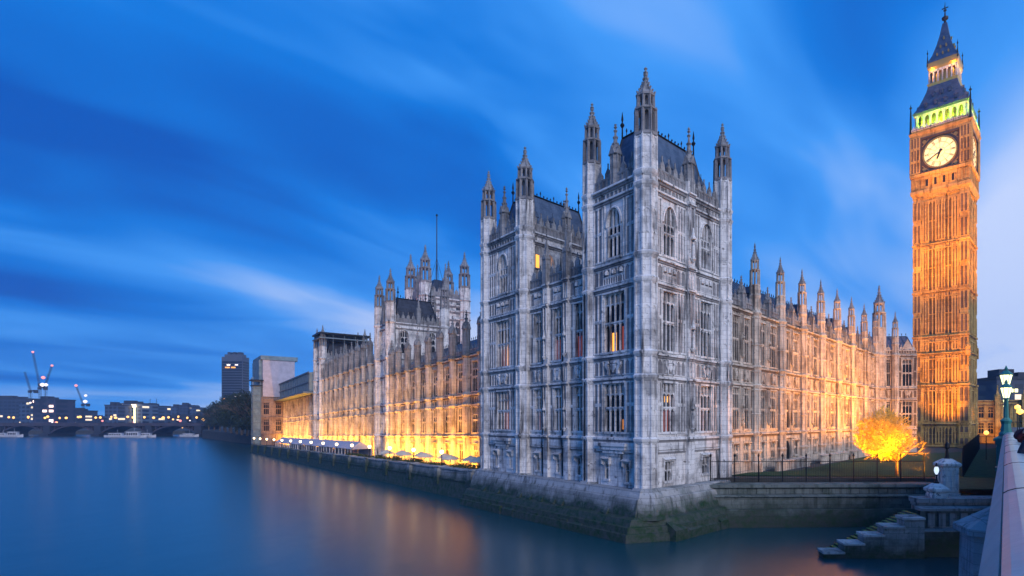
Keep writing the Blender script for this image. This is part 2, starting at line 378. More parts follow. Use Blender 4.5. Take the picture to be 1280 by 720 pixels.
# ------------------------------------------------------------------ turrets and pinnacles
_tur = {}
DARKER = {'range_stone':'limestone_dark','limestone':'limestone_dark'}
def turret_proto(r, zb, zc, zl, zt, bands, m='limestone', detail=2):
    """octagonal turret: ribbed shaft, two open lantern stages, crocketed ogee spire and finial"""
    key = (r,zb,zc,zl,zt,tuple(bands),m,detail)
    if key in _tur: return _tur[key]
    mb = MB()
    mb.lathe(0,0,[(r*.93,zb),(r*.93,zl)])
    for i in range(8):
        a = pi/8+pi*i/4; cx, cy = r*.95*cos(a), r*.95*sin(a); q = .085*r+.03
        mb.lathe(cx,cy,[(q,zb),(q,zl)],4)
    zs = sorted(set([zb]+list(bands)+[zl]))
    for z in bands:
        mb.lathe(0,0,[(r*.98,z-.5),(r*1.14,z-.22),(r*1.2,z),(r*.97,z+.22)])
    if detail > 1:
        for z0, z1 in zip(zs, zs[1:]):
            if z1-z0 < 1.2: continue
            nseg = max(1, int(round((z1-z0)/2.6))); hh = (z1-z0)/nseg
            for j in range(nseg):
                zt_ = z0+hh*(j+1)-.25
                for i in range(8):
                    a = pi/4*i; ca, sa = cos(a), sin(a); e = Vector((-sa,ca,0)); hw = r*.33
                    f = MB(); 
                    for sg in (-1,1):
                        pts = []
                        for du, dz in ((hw,-.55*r),(hw*.8,-.25*r),(0,0),(hw,0)):
                            pts.append((du*sg, dz))
                        P = [(ca*r*k+e.x*du, sa*r*k+e.y*du, zt_+dz) for k in (.84,.915) for du, dz in pts]
                        mb.add(P, [(0,1,2,3),(4,5,6,7),(0,1,5,4),(1,2,6,5),(2,3,7,6),(3,0,4,7)])
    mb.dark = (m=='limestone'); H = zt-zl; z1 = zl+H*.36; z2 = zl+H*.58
    # open stages
    for za, zb_, rr in ((zl, z1, r*.95), (z1+.12*r, z2, r*.76)):
        mb.lathe(0,0,[(rr*1.1,za-.15*r),(rr*1.12,za+.1*r),(rr*.9,za+.22*r)])
        for i in range(8):
            a = pi/8+pi*i/4; mb.lathe(rr*.86*cos(a), rr*.86*sin(a), [(rr*.165,za),(rr*.165,zb_)],4)
            if detail > 0:
                mb.lathe(rr*1.0*cos(a), rr*1.0*sin(a), [(rr*.10,za),(rr*.10,zb_*.3+za*.7),(rr*.07,zb_-.1*r),(.01,zb_+.35*r)],4)
        for i in range(8):      # heads of the openings
            a = pi/4*i; ca, sa = cos(a), sin(a); hw = rr*.34; zt_ = zb_
            for sg in (-1,1):
                P = [(ca*rr*k-sa*du*sg, sa*rr*k+ca*du*sg, zt_+dz) for k in (.68,.80) for du, dz in ((hw,-.7*rr),(hw*.7,-.3*rr),(0,0),(hw,0))]
                mb.add(P, [(0,1,2,3),(4,5,6,7),(0,1,5,4),(1,2,6,5),(2,3,7,6),(3,0,4,7)])
        mb.lathe(0,0,[(rr*.8,zb_-.1*r),(rr*1.08,zb_),(rr*1.1,zb_+.12*r),(rr*.8,zb_+.2*r)])
        mb.lathe(0,0,[(rr*.22,za),(rr*.22,zb_)],6)
    mb.dark = False; o = mb.build('turret', m); COL.objects.unlink(o)
    sp = MB(); h = zt-z2; rs = r*.78
    prof = [(rs*1.05,z2+.1*r),(rs*1.1,z2+h*.06),(rs*.86,z2+h*.16),(rs*.60,z2+h*.28),(rs*.40,z2+h*.42),(rs*.26,z2+h*.56),(rs*.13,z2+h*.74),(rs*.07,z2+h*.86)]
    sp.lathe(0,0,prof)
    if detail > 0:
        for (ra,za),(rb,zb2) in zip(prof[1:], prof[2:]):
            for i in range(8):
                a = pi/8+pi*i/4; k = .5*(ra+rb)+.05*r; q = .065*r+.012
                sp.lathe(k*cos(a), k*sin(a), [(q*.5,(za+zb2)/2-q),(q*1.2,(za+zb2)/2+q),(q*.3,(za+zb2)/2+q*2)],4)
    s_ = sp.build('spire', DARKER.get(m,m)); COL.objects.unlink(s_)
    fn = MB(); z = z2+h*.84; q = .15*r
    fn.lathe(0,0,[(q*.5,z),(q*1.5,z+q*.8),(q*.6,z+q*1.8),(q*.5,z+q*2.4),(q*1.15,z+q*3.0),(q*.4,z+q*3.8),(q*.12,zt+h*.10)],6)
    f_ = fn.build('finial', DARKER.get(m,m)); COL.objects.unlink(f_)
    PROTO_KIDS[o.name] = [s_, f_]
    _tur[key] = o; return o
_pin = {}
def pinnacle_proto(w, zb, zs, zt, m='limestone', octo=False):
    """square or octagonal buttress pinnacle: shaft from zb to zs, gablets, crocketed spirelet to zt"""
    key = (w,zb,zs,zt,m,octo)
    if key in _pin: return _pin[key]
    mb = MB(); k = 8 if octo else 4; r = w/2*(1.06 if octo else 1.41)
    mb.lathe(0,0,[(r,zb),(r,zs-.9*w),(r*.88,zs-.8*w),(r*.88,zs)],k)
    for i in range(4):
        a = pi/2*i; ca, sa = cos(a), sin(a); hw = w*.46
        P = [(ca*w*q-sa*du, sa*w*q+ca*du, zs+dz) for q in (.30,.56) for du, dz in ((-hw,-.15*w),(hw,-.15*w),(0,.75*w))]
        mb.add(P, [(0,1,2),(3,4,5),(0,1,4,3),(1,2,5,4),(2,0,3,5)])
    for i in range(k):
        a = pi/k+2*pi*i/k; mb.lathe(r*.97*cos(a), r*.97*sin(a), [(w*.07,zb),(w*.07,zs),(.01,zs+w*.7)],4)
    h = zt-zs
    prof = [(r*.80,zs+.05),(r*.60,zs+h*.2),(r*.40,zs+h*.42),(r*.22,zs+h*.64),(r*.08,zs+h*.86)]
    mb.lathe(0,0,prof,k)
    for (ra,za),(rb,zb2) in zip(prof, prof[1:]):
        for i in range(k):
            a = pi/k+2*pi*i/k; q_ = (ra+rb)/2+.04*w; s = .07*w
            mb.lathe(q_*cos(a), q_*sin(a), [(s*.5,(za+zb2)/2-s),(s*1.2,(za+zb2)/2+s),(s*.3,(za+zb2)/2+2*s)],4)
    q = .13*w; z = zs+h*.84
    mb.lathe(0,0,[(q*.5,z),(q*1.5,z+q),(q*.5,z+2*q),(q*1.2,z+3*q),(q*.2,zt)],6)
    o = mb.build('pinnacle', DARKER.get(m,m) if not octo or zs-zb > 4.2 else DARKER.get(m,m)); COL.objects.unlink(o); _pin[key] = o; return o
def parapet_mesh(mb, u0, u1, n, z0, h, step=1.3, th=.35):
    """pierced and crested parapet: blind band, merlons with gablets, little finials"""
    mb.box(u0,u1,n-th,n,z0,z0+h*.50)
    k = max(1, int(round((u1-u0)/ (step*.5)))); ribs(mb,u0,u1,z0+.05,z0+h*.5,n,k,.09,.08,back=True)
    mb.box(u0,u1,n-th-.05,n+.1,z0+h*.5,z0+h*.58)
    c = max(1, int(round((u1-u0)/step))); s = (u1-u0)/c
    for i in range(c):
        a = u0+s*i+s*.2; b = a+s*.6; m_ = (a+b)/2
        mb.plate([(a,z0+h*.58),(b,z0+h*.58),(b,z0+h*.86),(m_,z0+h*1.12),(a,z0+h*.86)], n-th*.8, n-.05)
        mb.box(m_-.05,m_+.05,n-th*.6,n-th*.3,z0+h*1.0,z0+h*1.38)
def shield(mb, u, z, n, w, h):
    mb.dark = True; mb.box(u-w*.52,u+w*.52,n,n+.02,z-h*.5,z+h*.5); mb.dark = False  # dark panel behind the arms paints in the shade of a recess
    """carved arms between two supporters"""
    mb.plate([(u-w*.14,z+h*.25),(u+w*.14,z+h*.25),(u+w*.14,z-h*.05),(u,z-h*.3),(u-w*.14,z-h*.05)], n, n+.22)
    mb.plate([(u-w*.12,z+h*.3),(u+w*.12,z+h*.3),(u+w*.16,z+h*.46),(u,z+h*.40),(u-w*.16,z+h*.46)], n, n+.18)
    for sg in (-1,1):
        P = [(.20,-.42),(.30,-.40),(.27,-.16),(.36,.02),(.42,.22),(.36,.40),(.26,.44),(.20,.30),(.28,.20),(.20,.02),(.17,-.2)]
        P = [(u+sg*a*w, z+b*h) for a,b in P]; mb.plate(P, n, n+.26)
def niche(mb, u, z0, z1, n, w=.55):
    mb.dark = True; mb.box(u-w/2,u+w/2,n,n+.015,z0,z1); mb.dark = False  # flat dark back plate: shade of the hollow painted as colour
    """canopied statue niche on a pier"""
    mb.box(u-w/2-.1,u-w/2,n,n+.16,z0,z1); mb.box(u+w/2,u+w/2+.1,n,n+.16,z0,z1)
    mb.lathe(u,n+.2,[(w*.2,z0-.35),(w*.5,z0-.05),(w*.5,z0+.05)],6)
    mb.lathe(u,n+.2,[(w*.22,z0),(w*.30,z0+.5),(w*.24,z0+1.0),(w*.30,z0+1.25),(w*.12,z0+1.42),(w*.15,z0+1.6),(w*.05,z0+1.75)],6)
    mb.lathe(u,n+.2,[(w*.45,z0+2.0),(w*.5,z0+2.15),(w*.3,z0+2.4),(w*.08,min(z1,z0+3.2))],6)

# levels of the palace above the river
ZW = EYE
L_STR = ZW-1.7; L_B1, L_B1T = ZW+4.25, ZW+6.5; L_B2, L_B2T = ZW+13.4, ZW+15.75; L_COR = ZW+22.3; L_COT = ZW+23.4
C0 = (3.56, 54.5)
RF = Frame(C0, (.655,-.7556))           # river front of the pavilion, u negative going upstream
NF = Frame(C0, (.673,.739))             # its bridge front
RU = Vector((-.655,.7556,0)); NU = Vector((.673,.739,0))

pav = thing('corner_pavilion', 'tall pale gothic corner block with eight spired turrets rising straight from the river', 'palace wing', (8.0,62.0,3.5))
TB = (L_STR, L_B1, L_B1T, L_B2, L_B2T, L_COR, L_COT)
def put_turret(parent, F, u, n, r=1.1, zb=ZW-6.5, zc=L_COT, zl=ZW+26.9, zt=ZW+33.2, bands=TB, m='limestone', detail=2, dz=0.0):
    pr = turret_proto(r,zb,zc,zl,zt,bands,m,detail); W = F.W(u,n,0); W.z = dz + F.drift*u
    c, sub = place(pr, parent, W, F.rot()); return c

def pav_bay(mb, F, u0, u1, n, kind, lit=None):
    """one bay of the pavilion between u0 and u1; kind: 'wide' oriel, 'single' window; returns nothing, adds windows"""
    w = u1-u0; c = (u0+u1)/2
    ww = {'wide': 3.2, 'single': 2.3, 'slim': 1.55}[kind]; li = {'wide': 4, 'single': 3, 'slim': 2}[kind]
    z1a, z1b = L_STR+.55, L_B1-.5; z2a, z2b = L_B1T+.35, L_B2-.65
    top = kind != 'slim'
    op = [(c-ww/2,c+ww/2,z1a,z1b),(c-ww/2,c+ww/2,z2a,z2b)]
    ztop = L_COR if top else L_B2T
    if top: op.append((c-1.05,c+1.05,L_B2T+.5,L_COR-1.1))
    wallgrid(mb,u0,u1,L_STR,ztop,op,n-.9,n)
    sp = [(u0,c-ww/2-.18),(c+ww/2+.18,u1)]
    for a,b in sp:
        if b-a < .3: continue
        k = max(1,int(round((b-a)/.55)))
        for z0,z1 in ((L_STR+.4,L_STR+3.3),(L_STR+3.3,L_B1-.35),(L_B1T+.25,L_B1T+3.6),(L_B1T+3.6,L_B2-.4)): ribs(mb,a,b,z0,z1,n,k,w=.17,back=True)
        if top:
            for z0,z1 in ((L_B2T+.3,L_B2T+3.3),(L_B2T+3.3,L_COR-.5)): ribs(mb,a,b,z0,z1,n,k,w=.17,back=True)
    if top:
        for a,b in ((c-ww/2-.18,c-1.4),(c+1.4,c+ww/2+.18)):
            if b-a>.25: ribs(mb,a,b,L_B2T+.3,L_COR-.5,n,1)
        ribs(mb,u0,u1,L_COR+.05,L_COT-.45,n,max(2,int(w/.6)),.1,back=True)
    # bands of carved panels
    for z0,z1 in ((L_B1+.25,L_B1T-.45),(L_B2+.25,L_B2T-.45)):
        if z0 > ztop: continue
        ribs(mb,u0,c-ww/2,z0,z1,n,max(1,int((c-ww/2-u0)/.6)),.1,back=True); ribs(mb,c+ww/2,u1,z0,z1,n,max(1,int((u1-c-ww/2)/.6)),.1,back=True)
        if z0 < L_B2: ribs(mb,c-ww/2,c+ww/2,z0,z1,n,1,.14,.1,False); shield(mb,c,(z0+z1)/2,n,ww*.9,z1-z0)
        else:
            k = 3 if ww>2 else 2; ribs(mb,c-ww/2,c+ww/2,z0+.75,z1,n,k,.12,back=True); ribs(mb,c-ww/2,c+ww/2,z0,z0+.75,n,k*3,.08,back=True)
            for i in range(k):
                uc = c-ww/2+ww*(i+.5)/k; mb.lathe(uc,n+.05,[(.25,z0+1.0),(.28,z0+1.25),(.12,z0+1.5)],6)
    return c, ww, li, z1a, z1b, z2a, z2b, top
def courses(mb, u0, u1, n, zs):
    for z in zs: course(mb,u0,u1,n,z,.42 if z in (L_COR,L_COT,L_STR) else .34,.42 if z==L_COT else .3)
def base_wall(mb, u0, u1, n, zb, zt, op, th=.9):
    wallgrid(mb,u0,u1,zb,zt,op,n-th,n)
# --- walls of the pavilion
def small_win(parent, F, u, z, w, h, n, li=2, m='limestone'):
    put_window(parent,F,u,z,w,h,li,0,False,m,n=n)
def do_face(root, F, segs, zb=ZW-6.6):
    """segs: (u0,u1,kind,n, basement windows [u...], glass1, glass2, glass3)"""
    mb = MB(F)
    for (u0,u1,kind,n,bw,g1,g2,g3) in segs:
        c,ww,li,z1a,z1b,z2a,z2b,top = pav_bay(mb,F,u0,u1,n,kind)
        put_window(root,F,c,z1a,ww,z1b-z1a,li,1,False,'limestone',g1,n)
        put_window(root,F,c,z2a,ww,z2b-z2a,li,1,False,'limestone',g2,n)
        if top: put_window(root,F,c,L_B2T+.5,2.1,L_COR-1.1-L_B2T-.5,3,1,True,'limestone',g3,n)
        courses(mb,u0,u1,n,[L_STR,L_B1,L_B1T,L_B2,L_B2T]+([L_COR,L_COT] if top else []))
        mb.box(u0,u1,n-.9,n,L_COR if top else L_B2T-.01,(L_COT if top else L_B2T))
        ops = [(b-w_/2,b+w_/2,z_,z_+h_) for b,w_,z_,h_ in bw]
        base_wall(mb,u0,u1,n,zb,L_STR,ops)
        mb.box(u0,u1,n,n+.18,L_STR-1.15,L_STR-.45)          # plain frieze under the string
        course(mb,u0,u1,n,L_STR-1.25,.25,.2)
        for b,w_,z_,h_ in bw:
            small_win(root,F,b,z_,w_,h_,n,2 if w_>1 else 1)
            mb.slope(b-w_/2-.25,b+w_/2+.25,n,n+.42,z_+h_+.18,z_+h_+.42,z_+h_+.22)
            mb.box(b-w_/2-.25,b-w_/2-.1,n,n+.3,z_+h_-.35,z_+h_+.18); mb.box(b+w_/2+.1,b+w_/2+.25,n,n+.3,z_+h_-.35,z_+h_+.18)
        if kind == 'wide':   # corbelled foot of the oriel and its projecting mullioned bay
            c_ = (u0+u1)/2
            for i,(a,z) in enumerate(((2.1,0),(1.9,.35),(1.5,.7),(1.0,1.0))): mb.box(c_-a,c_+a,n,n+.55-.13*i,L_STR-.5-z-.33,L_STR-.5-z)
    return mb
N2 = [(3.55,1.5,ZW-6.0,2.0),]; N3 = [(10.25,1.5,ZW-5.7,1.9),]
mbN = do_face(pav, NF, [(1.0,6.45,'single',0.0,N2,None,None,None),(7.6,13.2,'single',0.0,N3,None,None,None)])
# central buttress with niches and its pinnacle
def buttress(mb, F, c, w, n, out, zb, zt, zs, nich=True):
    mb.box(c-w/2,c+w/2,n-.9,n+out,zb,zt)
    for z0,z1 in zip(zs,zs[1:]):
        if z1-z0 > 2.6 and nich: niche(mb,c,z0+.9,z1-.4,n+out,w*.55)
        else: ribs(mb,c-w/2+.05,c+w/2-.05,z0+.15,z1-.45,n+out,2,.1,.08)
    for z in zs: course(mb,c-w/2-.06,c+w/2+.06,n+out,z,.35,.25)
buttress(mbN,NF,7.03,1.15,0,.45,ZW-6.6,L_COT+1.2,[L_STR,L_B1,L_B1T,L_B2,L_B2T,L_COR,L_COT])
mbN.build('bridge_front_wall','limestone',pav)
g = lambda k: {'w':'glass_warm','l':'glass_lamplit','c':'glass_curtain'}.get(k)
BWN = [(-2.1,.75,ZW-6.0,1.9),(-5.2,.75,ZW-5.9,1.9)]
mbR = do_face(pav, RF, [(-7.15,-1.0,'wide',0.35,BWN,None,None,None)])
segs = []
for i,(a,b) in enumerate(((-11.9,-8.8),(-15.8,-12.7),(-19.8,-16.6))):
    segs.append((a,b,'slim',-.15,[((a+b)/2,.8,ZW-5.9,1.9)],[None,None,None][i],[None,None,None][i],None))
mbM = do_face(pav, RF, segs)
for u in (-12.3,-16.2): buttress(mbM,RF,u,.8,-.15,.4,ZW-6.6,L_B2T+.3,[L_STR,L_B1,L_B1T,L_B2,L_B2T])
mbT = do_face(pav, RF, [(-28.9,-21.9,'wide',0.35,[(-23.6,.75,ZW-5.9,1.9),(-27,.75,ZW-5.9,1.9)],None,None,None)])
for q_, b_ in ((mbR,'river_front_wall'),(mbM,'river_front_wall'),(mbT,'river_front_wall')): q_.build(b_,'limestone',pav)
# upper storey of the second tower, seen over the low middle: its north and the first tower's south side
T2N = Frame(RF.W(-20.9,0,0).xy, (.673,.739))
def upper_face(root, F, L, n=0.0, m='limestone', litwin=None):
    mb = MB(F)
    for u0,u1 in ((.9,L*.5-.5),(L*.5+.5,L-.8)):
        c = (u0+u1)/2
        wallgrid(mb,u0,u1,L_B2T-3,L_COR,[(c-.95,c+.95,L_B2T+.6,L_COR-1.2)],n-.9,n)
        put_window(root,F,c,L_B2T+.6,1.9,L_COR-1.8-L_B2T,2,1,True,m,litwin if u0<2 else None,n)
        for a,b in ((u0,c-1.1),(c+1.1,u1)):
            for z0,z1 in ((L_B2T+.3,L_B2T+3.3),(L_B2T+3.3,L_COR-.5)): ribs(mb,a,b,z0,z1,n,3)
        for z in (L_B2T,L_COR,L_COT): course(mb,u0,u1,n,z,.4,.35)
        mb.box(u0,u1,n-.9,n,L_COR,L_COT); ribs(mb,u0,u1,L_COR+.05,L_COT-.4,n,6,.1)
    mb.box(L*.5-.5,L*.5+.5,n-.9,n+.4,L_B2T-3,L_COT+1.2)
    return mb
upper_face(pav,T2N,14,litwin='glass_lamplit').build('inner_tower_wall','limestone',pav)
# plain backs so that the block is solid from the side
bk = MB()
def quadwall(mb, A, B, z0, z1, th=.8):
    A = Vector((A[0],A[1],0)); B = Vector((B[0],B[1],0)); d = (B-A).normalized(); q = Vector((d.y,-d.x,0))*th
    P = [A,B,B+q,A+q]; mb.add([(v.x,v.y,z0) for v in P]+[(v.x,v.y,z1) for v in P], [(0,1,2,3),(4,5,6,7),(0,1,5,4),(1,2,6,5),(2,3,7,6),(3,0,4,7)])
def PW(u, q): return (Vector((C0[0],C0[1],0))+RU*u+NU*q)
quadwall(bk,PW(8,.8),PW(8,13.8),L_B2T-2,L_COT); quadwall(bk,PW(0,13.8),PW(8,13.8),ZW-6,L_COT); quadwall(bk,PW(29.8,0.5),PW(29.8,13.8),ZW-6,L_COT)
quadwall(bk,PW(20.9,13.8),PW(29.8,13.8),ZW-6,L_COT); quadwall(bk,PW(8,13.0),PW(20.9,13.0),ZW-6,L_B2T)
bk.build('rear_wall','limestone_dark',pav)
# turrets
for F,u,n,r in ((NF,0,0,1.12),(NF,13.8,0,1.0),(RF,-8.0,0,.98),(RF,-20.9,0,1.1),(RF,-29.8,0,1.0)):
    put_turret(pav,F,u,n,r)
for P in (PW(8,13.8),PW(20.9,13.8),PW(29.8,13.8)):
    pr = turret_proto(1.0,ZW+12,L_COT,ZW+26.9,ZW+33.2,TB[4:],'limestone',1); place(pr,pav,Vector((P.x,P.y,0)),NF.rot())
for F,u,n,zt in ((NF,7.03,.1,ZW+30.4),(RF,-4.07,.2,ZW+29.6),(T2N,7.0,0,ZW+30.6),(RF,-25.4,.2,ZW+30)):
    pr = pinnacle_proto(1.0,L_COT,ZW+26.6,zt,'limestone',True); place(pr,pav,F.W(u,n,0),F.rot())
for F,a,b in ((NF,1.1,6.5),(NF,7.6,12.8),(RF,-7.0,-4.6),(RF,-3.5,-1.1),(T2N,1.1,6.4),(T2N,7.6,13.2),(RF,-28.8,-26),(RF,-24.9,-22)):
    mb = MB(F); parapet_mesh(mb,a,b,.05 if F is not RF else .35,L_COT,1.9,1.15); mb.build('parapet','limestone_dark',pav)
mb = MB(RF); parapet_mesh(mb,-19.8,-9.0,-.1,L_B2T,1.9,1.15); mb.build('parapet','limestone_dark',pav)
for u in (-12.3,-16.2):
    pr = pinnacle_proto(.7,L_B2T,L_B2T+3.0,L_B2T+6.0); place(pr,pav,RF.W(u,.1,0),RF.rot())
# mansard roofs with iron cresting
def mansard(root, corners, z0, z1, inset, m='iron_roof', crest=True, dormers=True):
    A = [Vector((c.x,c.y,0)) for c in corners]; ce = sum(A,Vector())/4
    e1 = (A[1]-A[0]).length; e2 = (A[3]-A[0]).length
    T = [ce+(a-ce)*(1-2*inset/min(e1,e2)) if False else None for a in A]
    U_ = (A[1]-A[0]).normalized(); V_ = (A[3]-A[0]).normalized()
    T = [A[0]+U_*inset+V_*inset, A[1]-U_*inset+V_*inset, A[2]-U_*inset-V_*inset, A[3]+U_*inset-V_*inset]
    mb = MB(); mb.add([(p.x,p.y,z0) for p in A]+[(p.x,p.y,z1) for p in T], [(0,1,5,4),(1,2,6,5),(2,3,7,6),(3,0,4,7),(4,5,6,7),(0,1,2,3)])
    roof = mb.build('roof',m,root)
    cr = MB()
    for i in range(4):
        a, b = T[i], T[(i+1)%4]; L = (b-a).length; d = (b-a)/L; n = int(L/.55)
        cr.tube((a.x,a.y,z1+.12),(b.x,b.y,z1+.12),.12,k=4)
        for j in range(n+1):
            q = a+d*(L*j/n); h = .95 if j%4==0 else .55
            cr.lathe(q.x,q.y,[(.05,z1),(.05,z1+h*.5),(.13,z1+h*.7),(.02,z1+h)],4)
        cr.tube((A[i].x,A[i].y,z0),(T[i].x,T[i].y,z1),.14,k=5)
        cr.lathe(T[i].x,T[i].y,[(.1,z1),(.08,z1+1.2),(.26,z1+1.5),(.06,z1+1.8),(.14,z1+2.1),(.02,z1+2.9)],6)
    cr.build('cresting','iron' if crest else 'iron',roof)
    if dormers:
        k = (z1-z0)
        for i in range(4):
            a, b = A[i], A[(i+1)%4]; L = (b-a).length; d = (b-a)/L; q = Vector((-d.y,d.x,0))
            if (ce-a).dot(q) < 0: q = -q
            n = max(1,int(L/2.6))
            for j in range(n):
                c = a+d*(L*(j+.5)/n)+q*(inset*.35)
                f = Frame((c.x,c.y),(d.x,d.y)); 
                if f.N.dot(q) > 0: f = Frame((c.x,c.y),(-d.x,-d.y))
                mb = MB(f); z = z0+k*.22
                mb.box(-.42,.42,-inset*.5,.35,z,z+1.2); mb.plate([(-.52,z+1.2),(.52,z+1.2),(0,z+1.9)],-inset*.5,.45); mb.box(-.03,.03,.3,.36,z+1.9,z+2.4)
                mb.build('dormer',m,root)
    return roof
def rect(P, a0, a1, b0, b1): return [P(a0,b0),P(a1,b0),P(a1,b1),P(a0,b1)]
mansard(pav, rect(PW,1.1,7.0,1.2,12.6), L_COT+.1, ZW+29.6, 1.3, 'iron_roof')
mansard(pav, rect(PW,22.0,28.7,1.2,12.6), L_COT+.1, ZW+29.0, 1.3, 'iron_roof')
mb = MB(); P = rect(PW,8.2,20.7,1.0,12.8); mb.add([(p.x,p.y,L_B2T) for p in P]+[((P[0].x+P[3].x)/2,(P[0].y+P[3].y)/2,L_B2T+3.4),((P[1].x+P[2].x)/2,(P[1].y+P[2].y)/2,L_B2T+3.4)], [(0,1,5,4),(2,3,4,5),(0,3,4),(1,2,5)]); mb.build('low_roof','iron_roof_dark',pav)
# rainwater pipe, floodlight housing and the battered foot
mb = MB(RF); mb.tube((-8.0+.0,.98,ZW-6.2),(-8.0,.98,L_B2),.07); mb.tube((-13.2,.02,ZW-6.2),(-13.2,.02,L_B2),.06); mb.tube((-17.2,.02,ZW-6.2),(-17.2,.02,L_B2),.06); mb.build('rainwater_pipe','iron',pav)
def prism(mb, pts0, z0, pts1, z1):
    m = len(pts0); mb.add([(p[0],p[1],z0) for p in pts0]+[(p[0],p[1],z1) for p in pts1], [tuple(range(m)),tuple(range(m,2*m))]+[(i,(i+1)%m,m+(i+1)%m,m+i) for i in range(m)])
def foot_ring(o, cut=2.2):
    """plan of the pavilion foot pushed out by o, its corners chamfered by the turrets"""
    a = [PW(-o-.4,14.8), PW(-o-.4,1.6+o*.0), PW(-.6,-o-.5), PW(1.8,-o-.5+.0), PW(30.6+o*.3,-o-.5), PW(30.6+o*.3,14.8)]
    return a
mb = MB()
zs = [(-1.0,3.1),(.75,3.0),(.80,2.8),(1.35,2.75),(1.40,2.5),(ZW-9.0,2.25),(ZW-8.85,1.75),(ZW-7.3,1.35),(ZW-7.1,1.15),(ZW-6.5,.95)]
for (z0,o0),(z1,o1) in zip(zs,zs[1:]): prism(mb,foot_ring(o0),z0,foot_ring(o1),z1)
for u in (0,-8,-20.9,-29.8):       # white-washed feet of the turrets
    p = RF.W(u,0,0); mb.lathe(p.x,p.y,[(2.35,ZW-9.1),(2.1,ZW-8.0),(1.75,ZW-6.9),(1.3,ZW-6.3)],8)
p = NF.W(13.8,0,0); mb.lathe(p.x,p.y,[(2.2,ZW-8.6),(2.0,ZW-8.0),(1.6,ZW-6.9),(1.2,ZW-6.3)],8)
mb.build('river_plinth','quay_stone',pav)
for u in (-3.2,-10.4,-11.9,-14.2,-16.5,-18.6,-23.5,-27):
    mb = MB(RF); mb.slope(u-.35,u+.35,1.2,2.5,ZW-9.3,ZW-7.2,ZW-8.8); mb.build('plinth_buttress','quay_stone',pav)

# lamplight and curtains in the lower lights of a few windows
def lit_light(F, u, w, lights, k, z0, z1, m, n=0.0):
    lw = (w-.26)/lights; a = u-w/2+.13+lw*k; mb = MB(F); mb.box(a+.06,a+lw-.06,n-.375,n-.355,z0,z1); mb.build('lit_pane',m,pav)
Z1, Z2 = L_STR+.65, L_B1T+.45
for u,w,li,k,z0,z1,m,n,F in ((3.725,2.3,3,0,Z1,Z1+2.0,'glass_curtain',0,NF),(3.725,2.3,3,1,Z1,Z1+2.2,'glass_curtain',0,NF),(3.725,2.3,3,1,Z1+2.9,Z1+3.5,'glass_lamplit',0,NF),(10.4,2.3,3,0,Z1,Z1+2.0,'glass_curtain',0,NF),
    (-4.075,3.2,4,1,Z2,Z2+1.9,'glass_lamplit',.35,RF),(-4.075,3.2,4,3,Z2,Z2+2.4,'glass_curtain',.35,RF),(-4.075,3.2,4,3,Z1+.2,Z1+1.2,'glass_warm',.35,RF),
    (-25.4,3.2,4,3,Z1,Z1+4.2,'glass_warm',.35,RF),(-25.4,3.2,4,3,Z2,Z2+2.3,'glass_lamplit',.35,RF),(-25.4,3.2,4,1,Z2,Z2+2.2,'glass_curtain',.35,RF),(-25.4,3.2,4,2,Z1,Z1+2.2,'glass_curtain',.35,RF),
    (-14.25,1.55,2,0,Z2,Z2+2.3,'glass_curtain',-.15,RF),(-10.35,1.55,2,0,Z2,Z2+2.3,'glass_curtain',-.15,RF),(-10.35,1.55,2,1,Z2,Z2+2.3,'glass_curtain',-.15,RF),(-18.2,1.55,2,1,Z1,Z1+1.8,'glass_curtain',-.15,RF)):
    lit_light(F,u,w,li,k,z0,z1,m,n)
mb = MB(T2N); mb.box(1.45,2.15,.0,.22,ZW+18.9,ZW+20.7); w_ = mb.build('attic_window','limestone_dark',pav); mb = MB(T2N); mb.box(1.52,2.08,.225,.24,ZW+19.0,ZW+20.6); mb.build('pane','glass_lamplit',w_)

random.seed(31)                       # fallen fender stones and ledges at the waterline
for u in [-x*2.6-1 for x in range(12)]:
    mb = MB(RF); a = random.uniform(.6,1.1); mb.slope(u-a,u+a,2.4,3.3+random.uniform(-.1,.3),-.5,1.2+random.uniform(0,.5),.7+random.uniform(0,.3)); mb.build('fender_stone','quay_stone',pav)
for u in [x*2.5+1 for x in range(6)]:
    mb = MB(NF); a = random.uniform(.6,1.1); mb.slope(u-a,u+a,2.4,3.2+random.uniform(-.1,.3),-.5,1.2+random.uniform(0,.5),.7+random.uniform(0,.3)); mb.build('fender_stone','quay_stone',pav)

